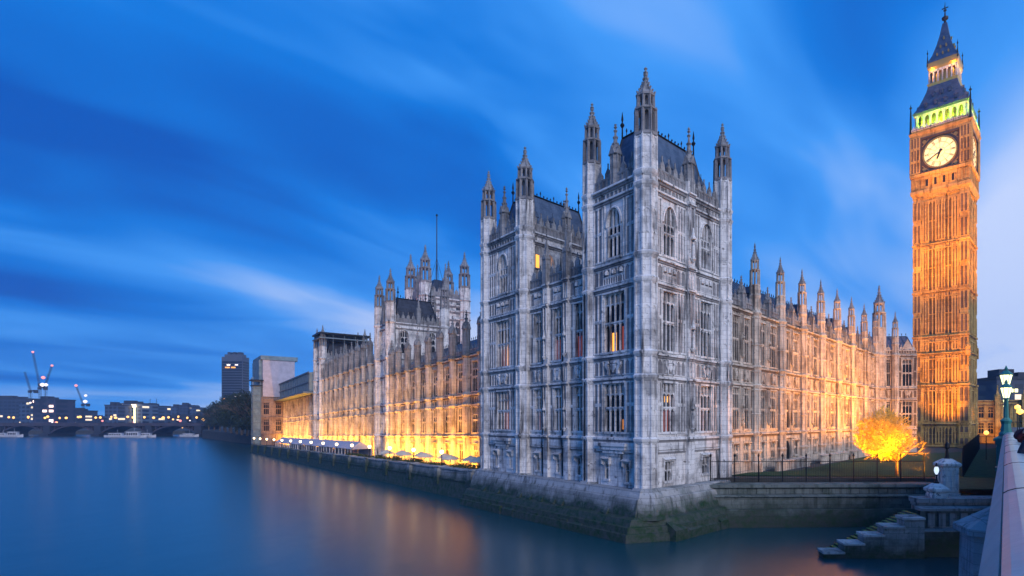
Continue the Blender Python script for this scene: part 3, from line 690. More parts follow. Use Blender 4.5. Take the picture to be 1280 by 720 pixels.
# ================================================================== the range running back from the river to the clock tower
GZ = ZW-6.1                              # garden level
FN = Frame((13.5,65.5), (.629,.777))
NR = thing('bridge_side_range', 'long gothic range with spired buttresses between the corner block and the clock tower', 'palace wing', (30,86,GZ))
R_STR, R_B1, R_B1T, R_COR = ZW-1.5, ZW+4.35, ZW+6.6, ZW+13.2
def range_bay(mb, root, F, u0, u1, wins, ww, li, m, lv, zb, base_wins=(), glass=(None,None), n=0.0, top_ribs=True, door=None):
    S, B1, B1T, CO = lv
    op = []
    for c in wins: op += [(c-ww/2,c+ww/2,S+.5,B1-.45),(c-ww/2,c+ww/2,B1T+.35,CO-.9)]
    wallgrid(mb,u0,u1,S,CO+.4,op,n-.8,n)
    for c in wins:
        put_window(root,F,c,S+.5,ww,B1-S-.95,li,1,False,m,glass[0],n,.2); put_window(root,F,c,B1T+.35,ww,CO-B1T-1.25,li,1,False,m,glass[1],n,.2)
        ribs(mb,c-ww/2,c+ww/2,B1+.2,B1T-.4,n,max(2,li-1),.1,back=True); shield(mb,c,(B1+B1T)/2,n,ww*.7,1.5)
        ribs(mb,c-ww/2,c+ww/2,CO-.85,CO-.3,n,li,.1,.06)
    e = sorted([u0]+[x for c in wins for x in (c-ww/2-.15,c+ww/2+.15)]+[u1])
    for a,b in zip(e[0::2],e[1::2]):
        if b-a < .3: continue
        k = max(1,int(round((b-a)/.55)))
        for z0,z1 in ((S+.35,(S+B1)/2),((S+B1)/2,B1-.35),(B1+.2,B1T-.4),(B1T+.25,(B1T+CO)/2),((B1T+CO)/2,CO-.35)): ribs(mb,a,b,z0,z1,n,k,w=.15,back=True)
    for z in (S,B1,B1T,CO): course(mb,u0,u1,n,z,.38,.3)
    ops = [(c-w/2,c+w/2,z,z+h) for c,w,z,h in base_wins]
    wallgrid(mb,u0,u1,zb,S,ops,n-.8,n); course(mb,u0,u1,n,S-1.1,.22,.15)
    mb.box(u0,u1,n,n+.3,zb,zb+.7)
    for c,w,z,h in base_wins:
        put_window(root,F,c,z,w,h,2,1 if h>1.8 else 0,False,m,None,n)
LV = (R_STR,R_B1,R_B1T,R_COR)
mb = MB(FN); BT = [7.15+7.92*i for i in range(8)]
prev = .6
for i,b in enumerate(BT):
    u0, u1 = (prev, b-.55)
    if i == 0: w_ = [2.2, 4.85]; 
    else: L_ = u1-u0; w_ = [u0+L_*.25, u0+L_*.75]
    bw = [(c,1.5,GZ+1.3,2.2) for c in w_]
    if i == 2: bw = [(w_[0],1.5,GZ+.0,3.4),(w_[1],1.5,GZ+1.3,2.2)]
    range_bay(mb,NR,FN,u0,u1,w_,1.75 if i==0 else 2.0,3,'range_stone',LV,GZ-.6,bw)
    mid = (u0+u1)/2
    if i >= 0:
        mb.box(mid-.4,mid+.4,-.8,.12,GZ-.6,R_COR+1.0)
        niche(mb,mid,R_STR+1.2,R_B1-.5,.12,.42); niche(mb,mid,R_B1T+1.2,R_COR-.6,.12,.42)
    prev = b+.55
mb.box(prev-.05,prev+2.0,-.8,0,GZ-.6,R_COR)
mb.build('wall','range_stone',NR)
for i,b in enumerate(BT):
    m2 = MB(FN); m2.box(b-.55,b+.55,-.8,.12,GZ-.6,R_COR)
    m2.lathe(b,.12,[(.95,GZ-.6),(.9,GZ+.9),(.68,GZ+1.2),(.68,R_COR+.2)],8)
    for j in range(8):
        a = pi/8+pi/4*j; m2.lathe(b+.69*cos(a),.12+.69*sin(a),[(.08,GZ+1),(.08,R_COR)],4)
    for z in LV+(R_STR-2.2,): m2.lathe(b,.12,[(.7,z-.4),(.86,z-.1),(.9,z),(.7,z+.22)],8)
    for z0,z1 in ((R_STR,R_B1),(R_B1,R_B1T),(R_B1T,R_COR)):
        nn = 2 if z1-z0>3 else 1
        for q in range(nn):
            zt = z0+(z1-z0)*(q+1)/nn-.5; m2.lathe(b,.12,[(.7,zt-.25),(.79,zt-.1),(.7,zt+.05)],8)
    m2.build('buttress','range_stone',NR)
    pr = turret_proto(.62,R_COR,R_COR+.3,ZW+16.6,ZW+21.8,(R_COR+.2,R_COR+2.2),'range_stone',1); w = FN.W(b,.12,0); w.z = 0; place(pr,NR,w,FN.rot())
prev = .6
for i,b in enumerate(BT):
    mb = MB(FN); parapet_mesh(mb,prev,b-.6,.1,R_COR+.25,1.35,1.0,.3); mb.build('parapet','limestone_dark',NR)
    mid = (prev+b-.6)/2; pr = pinnacle_proto(.75,R_COR,R_COR+2.0,R_COR+4.0); w = FN.W(mid,.05,0); w.z=0; place(pr,NR,w,FN.rot()); prev = b+.6
def gable_roof(root, F, u0, u1, n0, n1, ze, zr, m='iron_roof', inset=.5, seams=True):
    mb = MB(F); c = (n0+n1)/2
    mb.add([(u0,n0,ze),(u1,n0,ze),(u1,c+inset,zr),(u0,c+inset,zr),(u0,c-inset,zr),(u1,c-inset,zr),(u1,n1,ze),(u0,n1,ze)], [(0,1,2,3),(3,2,5,4),(4,5,6,7),(0,3,4,7),(1,2,5,6),(0,1,6,7)])
    if seams:
        k = int(abs(u1-u0)/1.1)
        for i in range(k+1):
            u = u0+(u1-u0)*i/k; mb.add([(u-.06,n0,ze+.02),(u+.06,n0,ze+.02),(u+.06,c+inset,zr+.02),(u-.06,c+inset,zr+.02),(u-.06,n0,ze+.14),(u+.06,n0,ze+.14),(u+.06,c+inset,zr+.14),(u-.06,c+inset,zr+.14)],[(4,5,6,7),(0,1,5,4),(1,2,6,5),(3,0,4,7)])
    r = mb.build('roof',m,root)
    cr = MB(F); k = int(abs(u1-u0)/.8)
    cr.box(u0,u1,c-.06,c+.06,zr,zr+.18)
    for i in range(k+1):
        u = u0+(u1-u0)*i/k; cr.lathe(u,c,[(.05,zr),(.04,zr+.35),(.1,zr+.5),(.02,zr+.8)],4)
    cr.build('cresting','iron',r)
    return r
gable_roof(NR,FN,0,67,-1.2,-13,R_COR+.8,ZW+19.6)
# rear gable roof vents
for u in (14,30,46,58):
    mb = MB(FN); mb.box(u-.5,u+.5,-4.2,-3.0,R_COR+2.2,R_COR+4.2); mb.plate([(u-.65,R_COR+4.2),(u+.65,R_COR+4.2),(u,R_COR+5.2)],-4.3,-2.9); mb.build('roof_vent','iron_roof_dark',NR)
# light low area walls and entrance porch along the foot
mb = MB(FN)
for a,b in ((9,20.5),(25.5,38),(40,60)):
    mb.box(a,b,1.9,2.2,GZ-.3,GZ+.95); mb.slope(a-.1,b+.1,1.8,2.32,GZ+.95,GZ+1.15,GZ+1.02)
mb.build('area_wall','range_stone',NR)
mb = MB(FN); dc = prev = BT[1]+.85+ (BT[2]-.85-BT[1]-.85)*.25
mb.box(dc-1.25,dc-.85,0,.35,GZ-.3,GZ+4.0); mb.box(dc+.85,dc+1.25,0,.35,GZ-.3,GZ+4.0); mb.box(dc-1.35,dc+1.35,0,.45,GZ+3.75,GZ+4.15)
por = mb.build('doorway','range_stone',NR)
mb = MB(FN); mb.plate([(dc-.8,GZ-.2),(dc+.8,GZ-.2),(dc+.8,GZ+2.5),(dc+.5,GZ+3.1),(dc,GZ+3.4),(dc-.5,GZ+3.1),(dc-.8,GZ+2.5)],.02,.12); mb.build('door','iron',por)

# ---- stair tower and block that turns to face the river beside the clock tower
t0 = FN.W(68.0,0,0)
FB = Frame((54.6,116.2), (.995,-.10))
FBk = thing('clock_tower_link_block', 'short two bay stone block linking the long range with the clock tower', 'palace wing', (60,118,GZ))
pr = turret_proto(1.25,GZ-.5,R_COR,ZW+18.5,ZW+27.0,LV,'range_stone',1); place(pr,FBk,Vector((54.6,116.0,0)),FB.rot())
mb = MB(FB)
range_bay(mb,FBk,FB,1.0,2.5,[1.85],.9,2,'range_stone',LV,GZ-.6)
range_bay(mb,FBk,FB,3.7,7.3,[5.5],2.0,3,'range_stone',LV,GZ-.6,[(5.5,1.4,GZ+1.3,2.2)])
mb.box(2.5,3.7,-.8,.1,GZ-.6,R_COR); mb.box(6.5,7.3,-20,-.8,GZ-.6,R_COR+.6)
mb.build('wall','range_stone',FBk)
mb = MB(FB); mb.lathe(3.1,.25,[(1.0,GZ-.6),(.72,GZ+1.2),(.72,R_COR+.2)],8)
for z in LV: mb.lathe(3.1,.25,[(.74,z-.4),(.9,z),(.74,z+.22)],8)
mb.build('buttress','range_stone',FBk)
pr = turret_proto(.62,R_COR,R_COR+.3,ZW+16.6,ZW+21.8,(R_COR+.2,R_COR+2.2),'range_stone',1); w = FB.W(3.1,.25,0); w.z=0; place(pr,FBk,w,FB.rot())
for a,b in ((1.2,2.5),(3.8,7.2)):
    mb = MB(FB); parapet_mesh(mb,a,b,.1,R_COR+.25,1.35,1.0,.3); mb.build('parapet','range_stone',FBk)
mb = MB(FB); mb.plate([(4.4,R_COR+1.2),(6.6,R_COR+1.2),(5.9,R_COR+2.5),(5.5,R_COR+3.2),(5.1,R_COR+2.5)],-.2,.15); mb.build('gable','range_stone',FBk)
gable_roof(FBk,FB,-1,7.4,-1.0,-10,R_COR+.8,ZW+17.6)

# ================================================================== clock tower
TA = R(40.5); W_ = 11.2
Fc = Vector((82.3,131.7,0))
e1 = Vector((-cos(TA),sin(TA),0)); e2 = Vector((sin(TA),cos(TA),0))
TC = Fc+e1*W_/2+e2*W_/2
CT = thing('clock_tower', 'tall golden floodlit clock tower with white lit dials, green belfry and blue iron spire', 'tower', (TC.x,TC.y,GZ))
FCF = Frame(TC.xy, (-e1).xy)            # front: u from -W/2..W/2 , n outward
FRS = Frame(TC.xy, e2.xy)
F3 = Frame(TC.xy, e1.xy); F4 = Frame(TC.xy, (-e2).xy)
A_ = 'anston_stone'
hw = W_/2
stg = [ZW-5.9, ZW-.6, ZW+8.5, ZW+16.0, ZW+20.0, ZW+30.6, ZW+42.0, ZW+53.0]
def tower_face(F):
    mb = MB(F); n = hw
    x = hw-1.35           # inner edge of the corner buttresses
    wins = [-2.05,-1.25,1.25,2.05]
    mb.dark = True; mb.box(-x,x,n-1.2,n-.45,GZ-.5,ZW+53.5); mb.dark = False  # dark core: shade of the recesses painted behind the shaft ribs
    for i,(z0,z1) in enumerate(zip(stg,stg[1:])):
        narrow = z1-z0 < 5
        k = 14 if narrow else 9
        # broad ribs: strips between slit windows
        edges = [-x,-2.35,-1.05,-.12,.12,1.05,2.35,x]
        for a,b in ((-x,-2.42),(-1.68,-1.62) if False else (-.95,.95),(2.42,x)):
            mb.box(a,b,n-.45,n-.12,z0,z1-.0)
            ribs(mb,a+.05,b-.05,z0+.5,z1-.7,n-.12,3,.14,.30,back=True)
            ribs(mb,a+.05,b-.05,z1-2.0,z1-.7,n-.12,5,.16,.12)
        for c in (-1.65,1.65): mb.box(c-.12,c+.12,n-.45,n-.1,z0,z1)
        for c in (-1.3+.0,-2.1,1.3,2.1): 
            if i >= 1 and not narrow:
                pass
            else:
                mb.dark = True; mb.box(c-.36,c+.36,n-.45,n-.3,z0,z1); mb.dark = False  # slit backs coloured dark to paint in their shade
        for c in (-1.3,-2.08,1.3,2.08):
            hh = .5; mb.plate([(c-.38,z1-1.6),(c,z1-.9),(c+.38,z1-1.6),(c+.38,z1-.5),(c-.38,z1-.5)],n-.44,n-.16)
            mb.box(c-.38,c+.38,n-.44,n-.25,z0,z0+.5)
            zm = (z0+z1)/2
            if not narrow: mb.box(c-.38,c+.38,n-.44,n-.3,zm-.12,zm+.12)
        course(mb,-x,x,n-.15,z0,.4,.45)
        if i>1: mb.box(-x,x,n-.15,n+.1,z0-1.5,z0-1.25); ribs(mb,-x,x,z0-1.3,z0-.35,n-.14,12,.14,.1,back=True)
    return mb.build('face_wall',A_,CT)
for F in (FCF,FRS,F3,F4): tower_face(F)
for sx in (-1,1):
    for sy in (-1,1):
        p = TC+(-e1)*sx*(hw-.75)+e2*sy*(hw-.75)
        mb = MB(Frame(p.xy,(-e1).xy)); q = 1.0
        mb.add([],[])
        mb.box(-q,q,-q,q,GZ-.5,stg[2]); q2 = .85; mb.box(-q2,q2,-q2,q2,stg[2],ZW+53.5)
        for z0,z1 in zip(stg,stg[1:]):
            nn = 1 if z1-z0<5 else 2
            for j in range(nn):
                za = z0+(z1-z0)*j/nn+.4; zb = z0+(z1-z0)*(j+1)/nn-.5; qq = q if z0<stg[2]-.1 else q2
                for F_ in (Frame(p.xy,(-e1).xy),Frame(p.xy,e2.xy),Frame(p.xy,e1.xy),Frame(p.xy,(-e2).xy)):
                    k_ = MB(F_); ribs(k_,-qq+.1,qq-.1,za,zb,qq,2,.12,.24,back=True)
                    mb.v += k_.v; o_ = len(mb.v)-len(k_.v); mb.dk.update(i_+len(mb.f) for i_ in k_.dk); mb.f += [tuple(i_+o_ for i_ in fc) for fc in k_.f]
            qq = (q if z0<=stg[2]+.1 else q2); mb.box(-qq-.25,qq+.25,-qq-.25,qq+.25,z0-.3,z0+.15)
        mb.build('corner_buttress',A_,CT)
        pr = pinnacle_proto(.9,stg[3]-1,stg[3]+1.0,stg[3]+4.2,A_); w = TC+(-e1)*sx*(hw+.05)+e2*sy*(hw+.05); w.z=0; place(pr,CT,w,FCF.rot())
def ring(mb, h0, z0, h1, z1):
    c = [(-1,-1),(1,-1),(1,1),(-1,1)]
    mb.add([(a*h0,b*h0,z0) for a,b in c]+[(a*h1,b*h1,z1) for a,b in c], [(0,1,2,3),(4,5,6,7),(0,1,5,4),(1,2,6,5),(2,3,7,6),(3,0,4,7)])
# corbelled clock stage
H2 = 6.25
mb = MB(FCF)
ring(mb,hw-.4,ZW+52.6,hw+.05,ZW+53.2); ring(mb,hw+.05,ZW+53.2,H2,ZW+54.3); ring(mb,H2,ZW+54.3,H2,ZW+55.0); ring(mb,H2-.3,ZW+55.0,H2-.3,ZW+58.2)
ring(mb,H2+.05,ZW+58.2,H2+.15,ZW+58.9); ring(mb,H2-.55,ZW+58.9,H2-.55,ZW+68.0); ring(mb,H2,ZW+68.0,H2+.35,ZW+68.8); ring(mb,H2+.1,ZW+68.8,H2+.1,ZW+69.3)
mb.build('clock_stage_core',A_,CT)
for F in (FCF,FRS,F3,F4):
    mb = MB(F); n = H2-.3
    for i in range(4):
        c = -2.7+1.8*i; 
        for a,b in ((c-.9,c-.35),(c+.35,c+.9)): ribs(mb,a,b,ZW+55.2,ZW+58.0,n,1,.22,.15)
        mb.box(c-.9,c+.9,n,n+.16,ZW+57.4,ZW+58.2); mb.box(c-.9,c+.9,n,n+.16,ZW+55.0,ZW+55.7)
    for a,b in ((-5.9,-3.6),(3.6,5.9)): ribs(mb,a,b,ZW+55.2,ZW+58.0,n,3,.2,.12)
    ribs(mb,-5.6,5.6,ZW+53.1,ZW+54.2,hw+.05,16,.2,.14)
    mb.build('corbel_band',A_,CT)
    for i in range(4):
        mb = MB(F); c = -2.7+1.8*i; mb.box(c-.36,c+.36,n+.005,n+.03,ZW+55.7,ZW+57.4); mb.build('slit_opening','dial_black',CT)
    # pilasters beside the dial
    mb = MB(F)
    for sg in (-1,1):
        a = sg*5.15; mb.box(a-1.05,a+1.05,H2-.55,H2+.02,ZW+58.9,ZW+68.0)
        for z0,z1 in ((ZW+59.1,ZW+62.0),(ZW+62.0,ZW+65),(ZW+65,ZW+67.9)): ribs(mb,a-.95,a+.95,z0,z1,H2+.02,3,.14,.26,back=True)
    mb.box(-4.1,4.1,H2-.55,H2,ZW+67.45,ZW+68.0)
    mb.build('pilaster',A_,CT)
    # dial
    cz = ZW+63.1; rd = 3.42
    fr = MB(F); 
    for a,b,c_,d in ((-4.1,-3.85,cz-4.1,cz+4.35),(3.85,4.1,cz-4.1,cz+4.35),(-3.85,3.85,cz-4.1,cz-3.85),(-3.85,3.85,cz+3.95,cz+4.35)): fr.box(a,b,H2-.55,H2+.05,c_,d)
    fr.box(-3.85,3.85,H2-.55,H2-.38,cz-3.85,cz+3.95)
    frame = fr.build('dial_surround','dial_iron',CT)
    gl = MB(F)
    def ringp(mb_, r0, r1, n0, n1, k=48):
        for i in range(k):
            a0, a1 = 2*pi*i/k, 2*pi*(i+1)/k
            mb_.plate([(r0*sin(a0),cz+r0*cos(a0)),(r1*sin(a0),cz+r1*cos(a0)),(r1*sin(a1),cz+r1*cos(a1)),(r0*sin(a1),cz+r0*cos(a1))],n0,n1)
    ringp(gl,rd+.02,rd+.22,H2-.36,H2-.12)
    for sx in (-1,1):
        for sz in (-1,1):
            ringp_c = (sx*3.25,cz+sz*3.3)
            gl.plate([(ringp_c[0]+.42*cos(2*pi*i/8),ringp_c[1]+.42*sin(2*pi*i/8)) for i in range(8)],H2-.37,H2-.25)
            gl.plate([(sx*3.75,cz+sz*2.3),(sx*3.6,cz+sz*2.3),(sx*3.0,cz+sz*3.0),(sx*2.3,cz+sz*3.6),(sx*2.3,cz+sz*3.75),(sx*3.1,cz+sz*3.1)],H2-.37,H2-.28)
    gl.build('dial_rim','gilt',frame)
    d = MB(F); d.plate([(rd*sin(2*pi*i/48),cz+rd*cos(2*pi*i/48)) for i in range(48)],H2-.375,H2-.30)
    dial = d.build('dial','dial_glass',CT)
    k = MB(F); n0, n1 = H2-.298, H2-.26
    ringp(k,rd*.985,rd*1.0,n0,n1); ringp(k,rd*.955,rd*.965,n0,n1,60); ringp(k,rd*.66,rd*.675,n0,n1); ringp(k,rd*.30,rd*.31,n0,n1,24)
    def bar(mb_, x0,z0,x1,z1,w,na=n0,nb=n1):
        d_ = Vector((x1-x0,z1-z0)); L = d_.length; d_/=L; q = Vector((-d_.y,d_.x))*w/2
        mb_.plate([(x0+q.x,cz+z0+q.y),(x1+q.x,cz+z1+q.y),(x1-q.x,cz+z1-q.y),(x0-q.x,cz+z0-q.y)],na,nb)
    for i in range(60):
        a = 2*pi*i/60; 
        bar(k,.965*rd*sin(a),.965*rd*cos(a),.985*rd*sin(a),.985*rd*cos(a),.05)
    NUM = ['XII','I','II','III','IV','V','VI','VII','VIII','IX','X','XI']
    for h,s_ in enumerate(NUM):
        a = 2*pi*h/12; wd = {'I':.16,'V':.34,'X':.34}; tot = sum(wd[c] for c in s_); x = -tot/2
        er = Vector((sin(a),cos(a))); et = Vector((cos(a),-sin(a)))
        def pt(xx, rr): v_ = er*rr+et*xx; return v_.x, v_.y
        r0_, r1_ = rd*.70, rd*.93
        for c in s_:
            w_c = wd[c]; xc = x+w_c/2
            if c == 'I': bar(k,*pt(xc,r0_),*pt(xc,r1_),.075)
            elif c == 'V': bar(k,*pt(xc-.13,r1_),*pt(xc,r0_),.085); bar(k,*pt(xc+.13,r1_),*pt(xc,r0_),.05)
            else: bar(k,*pt(xc-.14,r1_),*pt(xc+.14,r0_),.085); bar(k,*pt(xc+.14,r1_),*pt(xc-.14,r0_),.05)
            x += w_c
    for i in range(12):
        a = 2*pi*i/12; bar(k,rd*.32*sin(a),rd*.32*cos(a),rd*.66*sin(a),rd*.66*cos(a),.045)
    k.build('numerals','dial_black',dial)
    for nm,ang,L,w in (('hour_hand',2*pi*(6.66/12),1.9,.30),('minute_hand',2*pi*(40/60),3.35,.17)):
        h = MB(F); sx, sz = sin(ang), cos(ang)
        na, nb = (H2-.24,H2-.18) if nm=='hour_hand' else (H2-.17,H2-.11)
        px0, pz0 = -sx*.7, -sz*.7
        q = (cos(ang),-sin(ang))
        h.plate([(px0+q[0]*w*.8,cz+pz0+q[1]*w*.8),(sx*L*.7+q[0]*w*.6,cz+sz*L*.7+q[1]*w*.6),(sx*L,cz+sz*L),(sx*L*.7-q[0]*w*.6,cz+sz*L*.7-q[1]*w*.6),(px0-q[0]*w*.8,cz+pz0-q[1]*w*.8)],na,nb)
        h.build(nm,'dial_black',dial)
    # belfry arcade
    mb = MB(F); nb_ = H2-.75; za, zb2 = ZW+69.3, ZW+73.4
    for i in range(8):
        c = -4.9+1.4*i; mb.box(c-.20,c+.20,nb_-.35,nb_,za,zb2)
    for i in range(7):
        a = -4.9+1.4*i+.2; b = a+1.0; c = (a+b)/2
        mb.plate([(a,zb2-1.3),(a+.15,zb2-.7),(c,zb2-.3),(a,zb2-.3)],nb_-.3,nb_-.05); mb.plate([(b,zb2-1.3),(b-.15,zb2-.7),(c,zb2-.3),(b,zb2-.3)],nb_-.3,nb_-.05)
    mb.box(-5.4,5.4,nb_-.4,nb_+.1,zb2-.35,zb2)
    c = -5.55
    parapet_mesh(mb,-5.9,5.9,H2+.2,ZW+69.3,.95,.9,.2)
    mb.build('belfry_arcade','limestone',CT)
mb = MB(FCF); ring(mb,H2-1.9,ZW+69.3,H2-1.9,ZW+73.4); mb.build('belfry_core','anston_stone',CT)
mb = MB(FCF); ring(mb,H2-.55,ZW+73.4,H2-.35,ZW+73.8)
prof = [(H2-.45,ZW+73.8),(H2-1.3,ZW+75.2),(H2-2.2,ZW+77.4),(H2-2.9,ZW+79.4),(3.1,ZW+80.6)]
for (a,z0),(b,z1) in zip(prof,prof[1:]): ring(mb,a,z0,b,z1)
lr = mb.build('lower_roof','iron_roof',CT)
for F in (FCF,FRS,F3,F4):
    for row,(z,k,off) in enumerate(((ZW+75.0,4,H2-1.15),(ZW+77.6,3,H2-2.25))):
        for i in range(k):
            c = (i-(k-1)/2)*(2.1 if row==0 else 1.7); mb = MB(F)
            mb.box(c-.28,c+.28,off-.9,off+.25,z,z+.8); mb.plate([(c-.38,z+.8),(c+.38,z+.8),(c,z+1.5)],off-.9,off+.32); mb.box(c-.16,c+.16,off+.25,off+.28,z+.1,z+.7)
            mb.build('dormer','iron_roof',lr)
mb = MB(FCF); ring(mb,3.1,ZW+80.6,3.3,ZW+81.2); ring(mb,2.3,ZW+81.2,2.3,ZW+84.4); ring(mb,3.0,ZW+84.4,3.25,ZW+85.0); mb.build('lantern_core','gilt',CT)
mb = MB(FCF); ring(mb,3.2,ZW+85.0,3.3,ZW+86.2); mb.build('lantern_cornice','gilt',CT)
for F in (FCF,FRS,F3,F4):
    mb = MB(F)
    for i in range(7):
        c = -2.85+.95*i; mb.box(c-.15,c+.15,2.75,3.0,ZW+81.2,ZW+84.4)
    mb.box(-3,3,2.75,3.0,ZW+83.9,ZW+84.4)
    mb.build('lantern_arcade','limestone',CT)
mb = MB(FCF); prof = [(3.35,ZW+86.2),(2.35,ZW+88.2),(1.55,ZW+90.8),(.95,ZW+93.4),(.5,ZW+96.2)]
for (a,z0),(b,z1) in zip(prof,prof[1:]): ring(mb,a,z0,b,z1)
sp = mb.build('spire','iron_roof',CT)
for F in (FCF,FRS):
    for z,k,o_ in ((ZW+87.6,3,2.5),(ZW+89.6,2,1.85),(ZW+91.8,1,1.2)):
        for i in range(k):
            c = (i-(k-1)/2)*1.2; mb = MB(F); mb.box(c-.14,c+.14,o_-.5,o_+.3,z,z+.4); mb.plate([(c-.2,z+.4),(c+.2,z+.4),(c,z+.8)],o_-.5,o_+.34); mb.build('lucarne','gilt',sp)
mb = MB(FCF); z = ZW+96; mb.lathe(0,0,[(.35,z),(.25,z+1.0),(.7,z+1.3),(.75,z+1.7),(.2,z+2.1),(.12,z+3.2),(.4,z+3.4),(.1,z+3.8),(.05,z+5.4)],8)
mb.box(-.7,.7,-.07,.07,z+3.9,z+4.1); mb.box(-.07,.07,-.7,.7,z+3.9,z+4.1); mb.build('finial','iron',sp)
for sx in (-1,1):
    for sy in (-1,1):
        for h_,z0,z1,r_ in ((H2-.1,ZW+68.6,ZW+76.2,.28),(3.15,ZW+85.5,ZW+89.6,.16)):
            p = TC+(-e1)*sx*h_+e2*sy*h_; mb = MB(); mb.lathe(p.x,p.y,[(r_*1.3,z0),(r_,z0+1),(r_*.6,z1-2),(r_*.35,z1-1.2),(r_*1.2,z1-.9),(r_*.3,z1-.5),(.03,z1)],6); mb.build('corner_finial','iron',CT)
# floodlights on the clock tower, and the green light in its belfry
def lamp(kind, name, loc, target, energy, color, size=1.0, spot=60, blend=.6):
    d = bpy.data.lights.new(name, kind); o = bpy.data.objects.new(name, d); COL.objects.link(o); o.location = loc
    d.energy = energy; d.color = color
    if kind == 'AREA': d.size = size
    elif kind == 'SPOT': d.spot_size = R(spot); d.spot_blend = blend; d.shadow_soft_size = size
    else: d.shadow_soft_size = size
    if target is not None: o.rotation_euler = (Vector(target)-Vector(loc)).to_track_quat('-Z','Y').to_euler()
    return o
SOD = (1.0,.31,.0)
for F in (FCF,FRS):
    for u,n,z,zt,e in ((4,13,ZW-4,8,34000),(6,20,ZW-4,30,76000),(-3,30,ZW+21,44,78000),(3,30,ZW+21,50,78000)):
        lamp('SPOT','tower_floodlight',F.W(u,n,z),F.W(0,hw,ZW+zt),e,SOD,.6,62,.9)
    lamp('SPOT','tower_floodlight',F.W(0,16,ZW+47),F.W(0,hw,ZW+62.5),20000,SOD,.5,44,.9)
for F in (FCF,FRS):
    for u in (-3.6,0,3.6): lamp('POINT','belfry_lamp',F.W(u,H2-.25,ZW+69.9),None,2100,(.46,1.0,.0),.15)

for F in (FCF,FRS):
    for u in (-2.2,2.2): lamp('POINT','lantern_lamp',F.W(u,4.0,ZW+84.3),None,160,(1,.42,.03),.12)

# ================================================================== generic gothic tower
def gothic_tower(root, O, U, wu, wn, z0, zc, zt, r, m, lv, wins, roof=None, det=1, wdet=2, mid=True, ztl=None, tb=None):
    """O = near corner; the two seen faces run from it along U (wu) and along V (wn)"""
    U = Vector((U[0],U[1],0)).normalized(); V = Vector((-U.y,U.x,0)); O = Vector((O[0],O[1],0))
    if V.y < 0: V = -V
    P = lambda a,b: O+U*a+V*b
    F1 = Frame(P(wu,0).xy, (-U).xy) ; F2 = Frame(O.xy, V.xy)
    if F1.N.dot(V) > 0: F1 = Frame(O.xy, U.xy)
    if F2.N.dot(U) > 0: F2 = Frame(P(0,wn).xy, (-V).xy)
    for F, L in ((F1,wu),(F2,wn)):
        mb = MB(F)
        op = []; k = len(wins)
        for (za,zb,ww,li,arch,nw) in wins:
            for j in range(nw):
                c = L*(j+.5)/nw; op.append((c-ww/2,c+ww/2,za,zb)); put_window(root,F,c,za,ww,zb-za,li,1,arch,m)
        wallgrid(mb,0,L,z0,zc,op,-.9,0)
        nw = wins[0][5]; ww = wins[0][2]
        e = [r]+[x for j in range(nw) for x in (L*(j+.5)/nw-ww/2-.15,L*(j+.5)/nw+ww/2+.15)]+[L-r]
        zz_ = [z0]+list(lv)+[zc]
        for a,b in zip(e[0::2],e[1::2]):
            if b-a < .5: continue
            for za,zb in zip(zz_,zz_[1:]):
                ribs(mb,a,b,za+.3,zb-.3,0,max(1,int((b-a)/(.7*r))),.14,.1+.02*r)
        for z in list(lv)+[zc,zc-1.0*r]: course(mb,0,L,0,z,.4*r,.3*r)
        mb.build('wall',m,root)
        mb = MB(F)
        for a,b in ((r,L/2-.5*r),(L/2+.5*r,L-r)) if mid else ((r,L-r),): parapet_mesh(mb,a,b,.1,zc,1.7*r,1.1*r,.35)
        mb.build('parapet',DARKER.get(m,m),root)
        if mid:
            pr = pinnacle_proto(.8*r,zc,zc+3*r,zc+6.2*r,m); w = F.W(L/2,.1,0); w.z=0; place(pr,root,w,F.rot())
    bk = MB(); quadwall(bk,P(wu,0),P(wu,wn),z0,zc); quadwall(bk,P(0,wn),P(wu,wn),z0,zc); bk.build('rear_wall',m,root)
    for a,b in ((0,0),(wu,0),(0,wn),(wu,wn)):
        pr = turret_proto(r,z0,zc+.3,(ztl or zc+(zt-zc)*.38),zt,tuple(tb or (list(lv)+[zc])),m,det); w = P(a,b); place(pr,root,w,F1.rot())
    if roof: mansard(root,[P(r,r),P(wu-r,r),P(wu-r,wn-r),P(r,wn-r)],zc+.1,roof,1.4,'iron_roof_dark',True,wdet>1)
    return P

